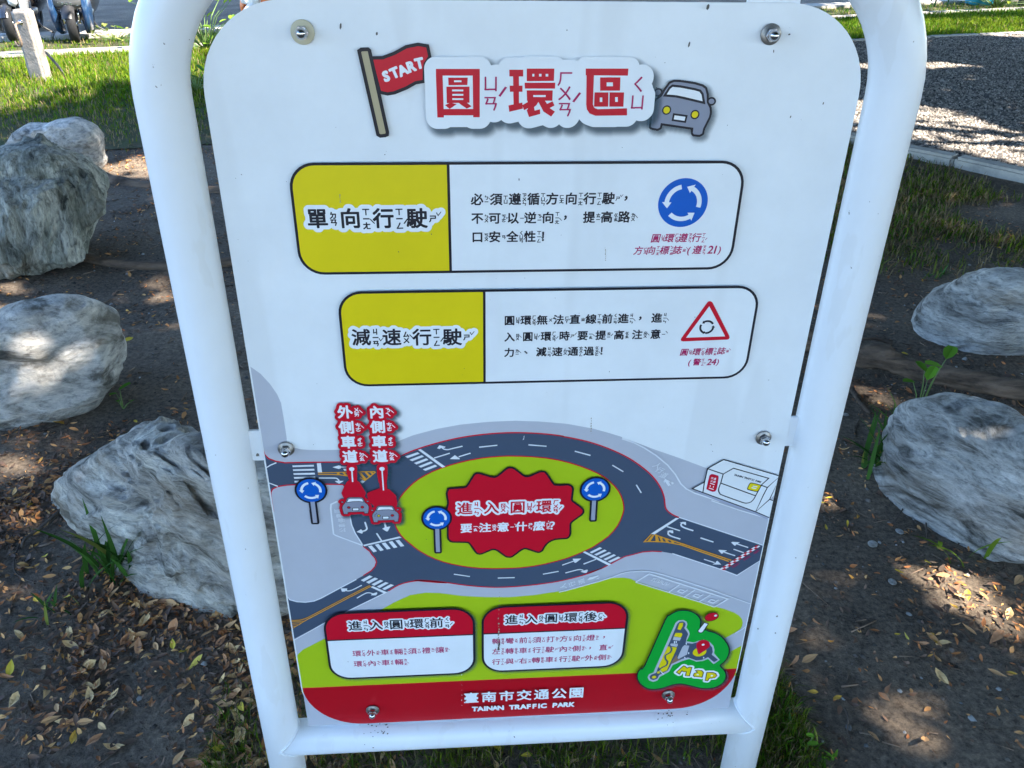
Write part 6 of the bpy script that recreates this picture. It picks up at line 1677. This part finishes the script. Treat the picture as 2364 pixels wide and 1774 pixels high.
def wheel(parent, y, r, steer=0.0):
    w = empty('wheel', (0, y, r)); w.parent = parent; w.rotation_euler = (0, 0, steer)
    V = []; Fc = []; n = 40; prof = [(r * .68, -.045), (r * .9, -.055), (r * .985, -.035), (r, 0), (r * .985, .035), (r * .9, .055), (r * .68, .045)]
    for pr_, h in prof:
        for k in range(n): a = 2 * math.pi * k / n; V.append((h, pr_ * math.cos(a), pr_ * math.sin(a)))
    m_ = len(prof)
    for i in range(m_):
        for k in range(n): Fc.append((i * n + k, ((i + 1) % m_) * n + k, ((i + 1) % m_) * n + (k + 1) % n, i * n + (k + 1) % n))
    mesh_obj('tyre', V, Fc, rubber, w, smooth=True)
    V = []; Fc = []; prof = [(r * .7, -.03), (r * .62, -.034), (r * .58, -.02), (r * .58, .02), (r * .62, .034), (r * .7, .03)]
    for pr_, h in prof:
        for k in range(n): a = 2 * math.pi * k / n; V.append((h, pr_ * math.cos(a), pr_ * math.sin(a)))
    for i in range(len(prof) - 1):
        for k in range(n): Fc.append((i * n + k, (i + 1) * n + k, (i + 1) * n + (k + 1) % n, i * n + (k + 1) % n))
    b = len(V)
    for s in range(5):
        a = 2 * math.pi * s / 5
        for da, rr2, h in ((-.18, r * .12, -.022), (.18, r * .12, -.022), (.10, r * .6, -.022), (-.10, r * .6, -.022), (-.18, r * .12, .022), (.18, r * .12, .022), (.10, r * .6, .022), (-.10, r * .6, .022)):
            V.append((h, rr2 * math.cos(a + da), rr2 * math.sin(a + da)))
        Fc += [(b, b + 1, b + 2, b + 3), (b + 4, b + 7, b + 6, b + 5), (b, b + 3, b + 7, b + 4), (b + 1, b + 5, b + 6, b + 2)]; b += 8
    mesh_obj('rim', V, Fc, RIM, w)
    tube('axle', [(-.06, 0, 0), (.06, 0, 0)], .02, chrome, w, 12)
RIM = mat('wheel_rim', (.16, .16, .17), rough=.3, metal=.8)
def scooter(px, py, rz, body, accent, label, headlamp='strip', zo=0.0):
    gx, gy = G(px, py); s = empty('parked_scooter', (gx, gy, 0), rz); tag(s, label, 'scooter', 'scooters parked along the road kerb')
    s.scale = (.92, .92, .92)
    wheel(s, -.02, .215, .12); wheel(s, 1.22, .215)
    # front body with the wheel arch
    loft('front_body', [(.36, .22, .15, .10), (.39, .14, .20, .15), (.44, .09, .222, .18), (.55, .10, .24, .16), (.70, .13, .235, .15), (.85, .17, .20, .13), (.98, .22, .14, .09), (1.04, .24, .10, .06)], body, s)
    for sx_ in (-1, 1):
        loft('side_fairing', [(.09, .16, .03, .10, sx_ * .15), (.14, .12, .045, .15, sx_ * .165), (.26, .10, .05, .17, sx_ * .18), (.40, .09, .055, .17, sx_ * .185), (.55, .10, .05, .14, sx_ * .18), (.62, .13, .03, .10, sx_ * .16)], accent, s)
    # fender over the front wheel
    V = []; Fc = []
    for i in range(13):
        a = math.radians(20 + 140 * i / 12)
        for k in range(9):
            t = (k / 8 - .5) * 2; r = .245 - .045 * t * t
            V.append((t * .075, -r * math.cos(a), .215 + r * math.sin(a)))
    for i in range(12):
        for k in range(8): b = i * 9 + k; Fc.append((b, b + 1, b + 10, b + 9))
    mesh_obj('front_fender', V, Fc, blackp if headlamp == 'strip' else body, s, smooth=True)
    for sx_ in (-1, 1): tube('fork', [(sx_ * .085, 0, .215), (sx_ * .085, .10, .50)], .018, chrome, s, 12)
    if headlamp == 'strip':
        V, Fc = [], []
        q = [(-.13, .44), (-.14, .465), (-.12, .49), (.12, .475), (.14, .45), (.12, .425)]
        V = [(a, -.098 + abs(a) * .32, b) for a, b in q] + [(a, -.06 + abs(a) * .32, b) for a, b in q]
        Fc = [tuple(range(6)), tuple(range(6, 12))[::-1]] + [(i, 6 + i, 6 + (i + 1) % 6, (i + 1) % 6) for i in range(6)]
        mesh_obj('light_strip', V, Fc, lens, s)
        ac = [(-.09, .455), (-.045, .453), (0, .45), (.045, .448), (.09, .445)]
        for a, b in ac: boxm('reflector', a - .013, a + .013, -.106 + abs(a) * .32, -.09 + abs(a) * .32, b - .012, b + .012, chrome, s)
    else:
        for sx_ in (-1, 1):
            loft('headlight', [(.40, .0, .02, .03, sx_ * .09), (.44, -.07, .05, .05, sx_ * .10), (.52, -.07, .055, .05, sx_ * .10), (.57, -.03, .03, .03, sx_ * .10)], lens, s, 20)
    loft('floorboard', [(.22, .62, .15, .30), (.26, .62, .17, .33), (.30, .62, .17, .33), (.32, .62, .15, .30)], blackp, s)
    loft('rear_body', [(.24, 1.12, .13, .30), (.34, 1.12, .19, .38), (.50, 1.14, .21, .42), (.64, 1.15, .19, .42), (.72, 1.12, .15, .36)], body, s)
    loft('seat', [(.72, 1.08, .12, .34), (.76, 1.08, .15, .37), (.80, 1.08, .14, .36), (.82, 1.08, .10, .30)], blackp, s)
    loft('handlebar_cover', [(1.02, .24, .10, .07), (1.08, .24, .17, .08), (1.13, .25, .15, .07)], body, s)
    for sx_ in (-1, 1):
        tube('handlebar', [(sx_ * .12, .26, 1.08), (sx_ * .33, .32, 1.10)], .018, rubber, s, 12)
        tube('mirror_stem', [(sx_ * .2, .27, 1.10), (sx_ * .26, .26, 1.28)], .007, blackp, s, 8)
        loft('mirror', [(1.26, .26, .03, .012, sx_ * .27), (1.30, .26, .06, .02, sx_ * .28), (1.34, .26, .055, .018, sx_ * .28), (1.36, .26, .03, .01, sx_ * .28)], blackp, s, 18)
    tube('side_stand', [(.12, .62, .22), (.20, .60, .10), (.34, .56, .02)], .012, blackp, s, 10)
    return s
grey_b = mat('scooter_grey_paint', (.085, .09, .095), rough=.28, spec=.6, coat=.6)
blue_b = mat('scooter_blue_trim', (.01, .035, .09), rough=.25, spec=.6, coat=.5)
dark_b = mat('scooter_dark_paint', (.02, .021, .024), rough=.2, spec=.6, coat=.7)
silver_b = mat('scooter_silver_paint', (.35, .36, .37), rough=.25, metal=.5, coat=.6)
white_b = mat('scooter_white_paint', (.78, .78, .76), rough=.25, coat=.5)
orange_b = mat('scooter_orange_trim', (.75, .16, .02), rough=.3, coat=.5)
scooter(177, 98, math.radians(12), grey_b, blue_b, 'dark grey scooter with a silver oval light strip, right of the concrete post')
scooter(36, 96, math.radians(10), dark_b, silver_b, 'black and silver scooter with large clear headlights, behind the concrete post', headlamp='pair')
scooter(600, 92, math.radians(-35), white_b, orange_b, 'white and orange scooter mostly hidden behind the upper left corner of the panel', headlamp='pair')
# ---- things at the far right top
blue_m = mat('blue_plastic', (.02, .30, .45), rough=.45)
gx, gy = G(2258, 12)
bn = empty('blue_bin', (gx, gy, 0)); tag(bn, 'turquoise plastic bin on the far verge at the top right', 'bin')
loft('bin_body', [(0, 0, .16, .16), (.03, 0, .19, .19), (.45, 0, .22, .22)], blue_m, bn, 24, 4); loft('bin_lid', [(.45, 0, .235, .235), (.50, 0, .22, .22)], blue_m, bn, 24, 4)
green_m = mat('green_metal', (.02, .11, .06), rough=.45)
for (a, b, k) in ((2145, 16, 0), (2182, 14, 1)):
    pass
gx, gy = G(2163, 15)
rk_ = empty('green_rack', (gx, gy, 0), .3); tag(rk_, 'green metal stand with slanted legs on the far verge at the top right', 'stand')
for lx_, ly_, dx_ in ((-.14, -.1, .05), (.14, -.1, .05), (-.14, .3, -.05), (.14, .3, -.05)): tube('leg', [(lx_ - dx_ * .5, ly_, -.02), (lx_ + dx_, ly_, .7)], .013, green_m, rk_, 8)
boxm('rack_top', -.3, .3, -.2, .4, .7, .73, green_m, rk_)
gx, gy = G(2362, 14)
tp = empty('verge_tree', (gx, gy, 0)); tag(tp, 'thin dark tree trunk at the far right corner of the picture', 'tree')
tube('trunk', [(0, 0, -.1), (.02, 0, .4), (0, .02, 1.6), (.05, 0, 3.2)], [.11, .08, .07, .04], bark, tp, 14)
nl = 2600; C = np.stack([rng.normal(0, .8, nl), rng.normal(0, .8, nl), rng.normal(3.6, .6, nl)], 1)
leaves_mesh('crown', C, rng.uniform(.08, .14, nl), np.array([.06, .13, .02]) * rng.uniform(.6, 1.4, (nl, 1)), leaf_m, tp)
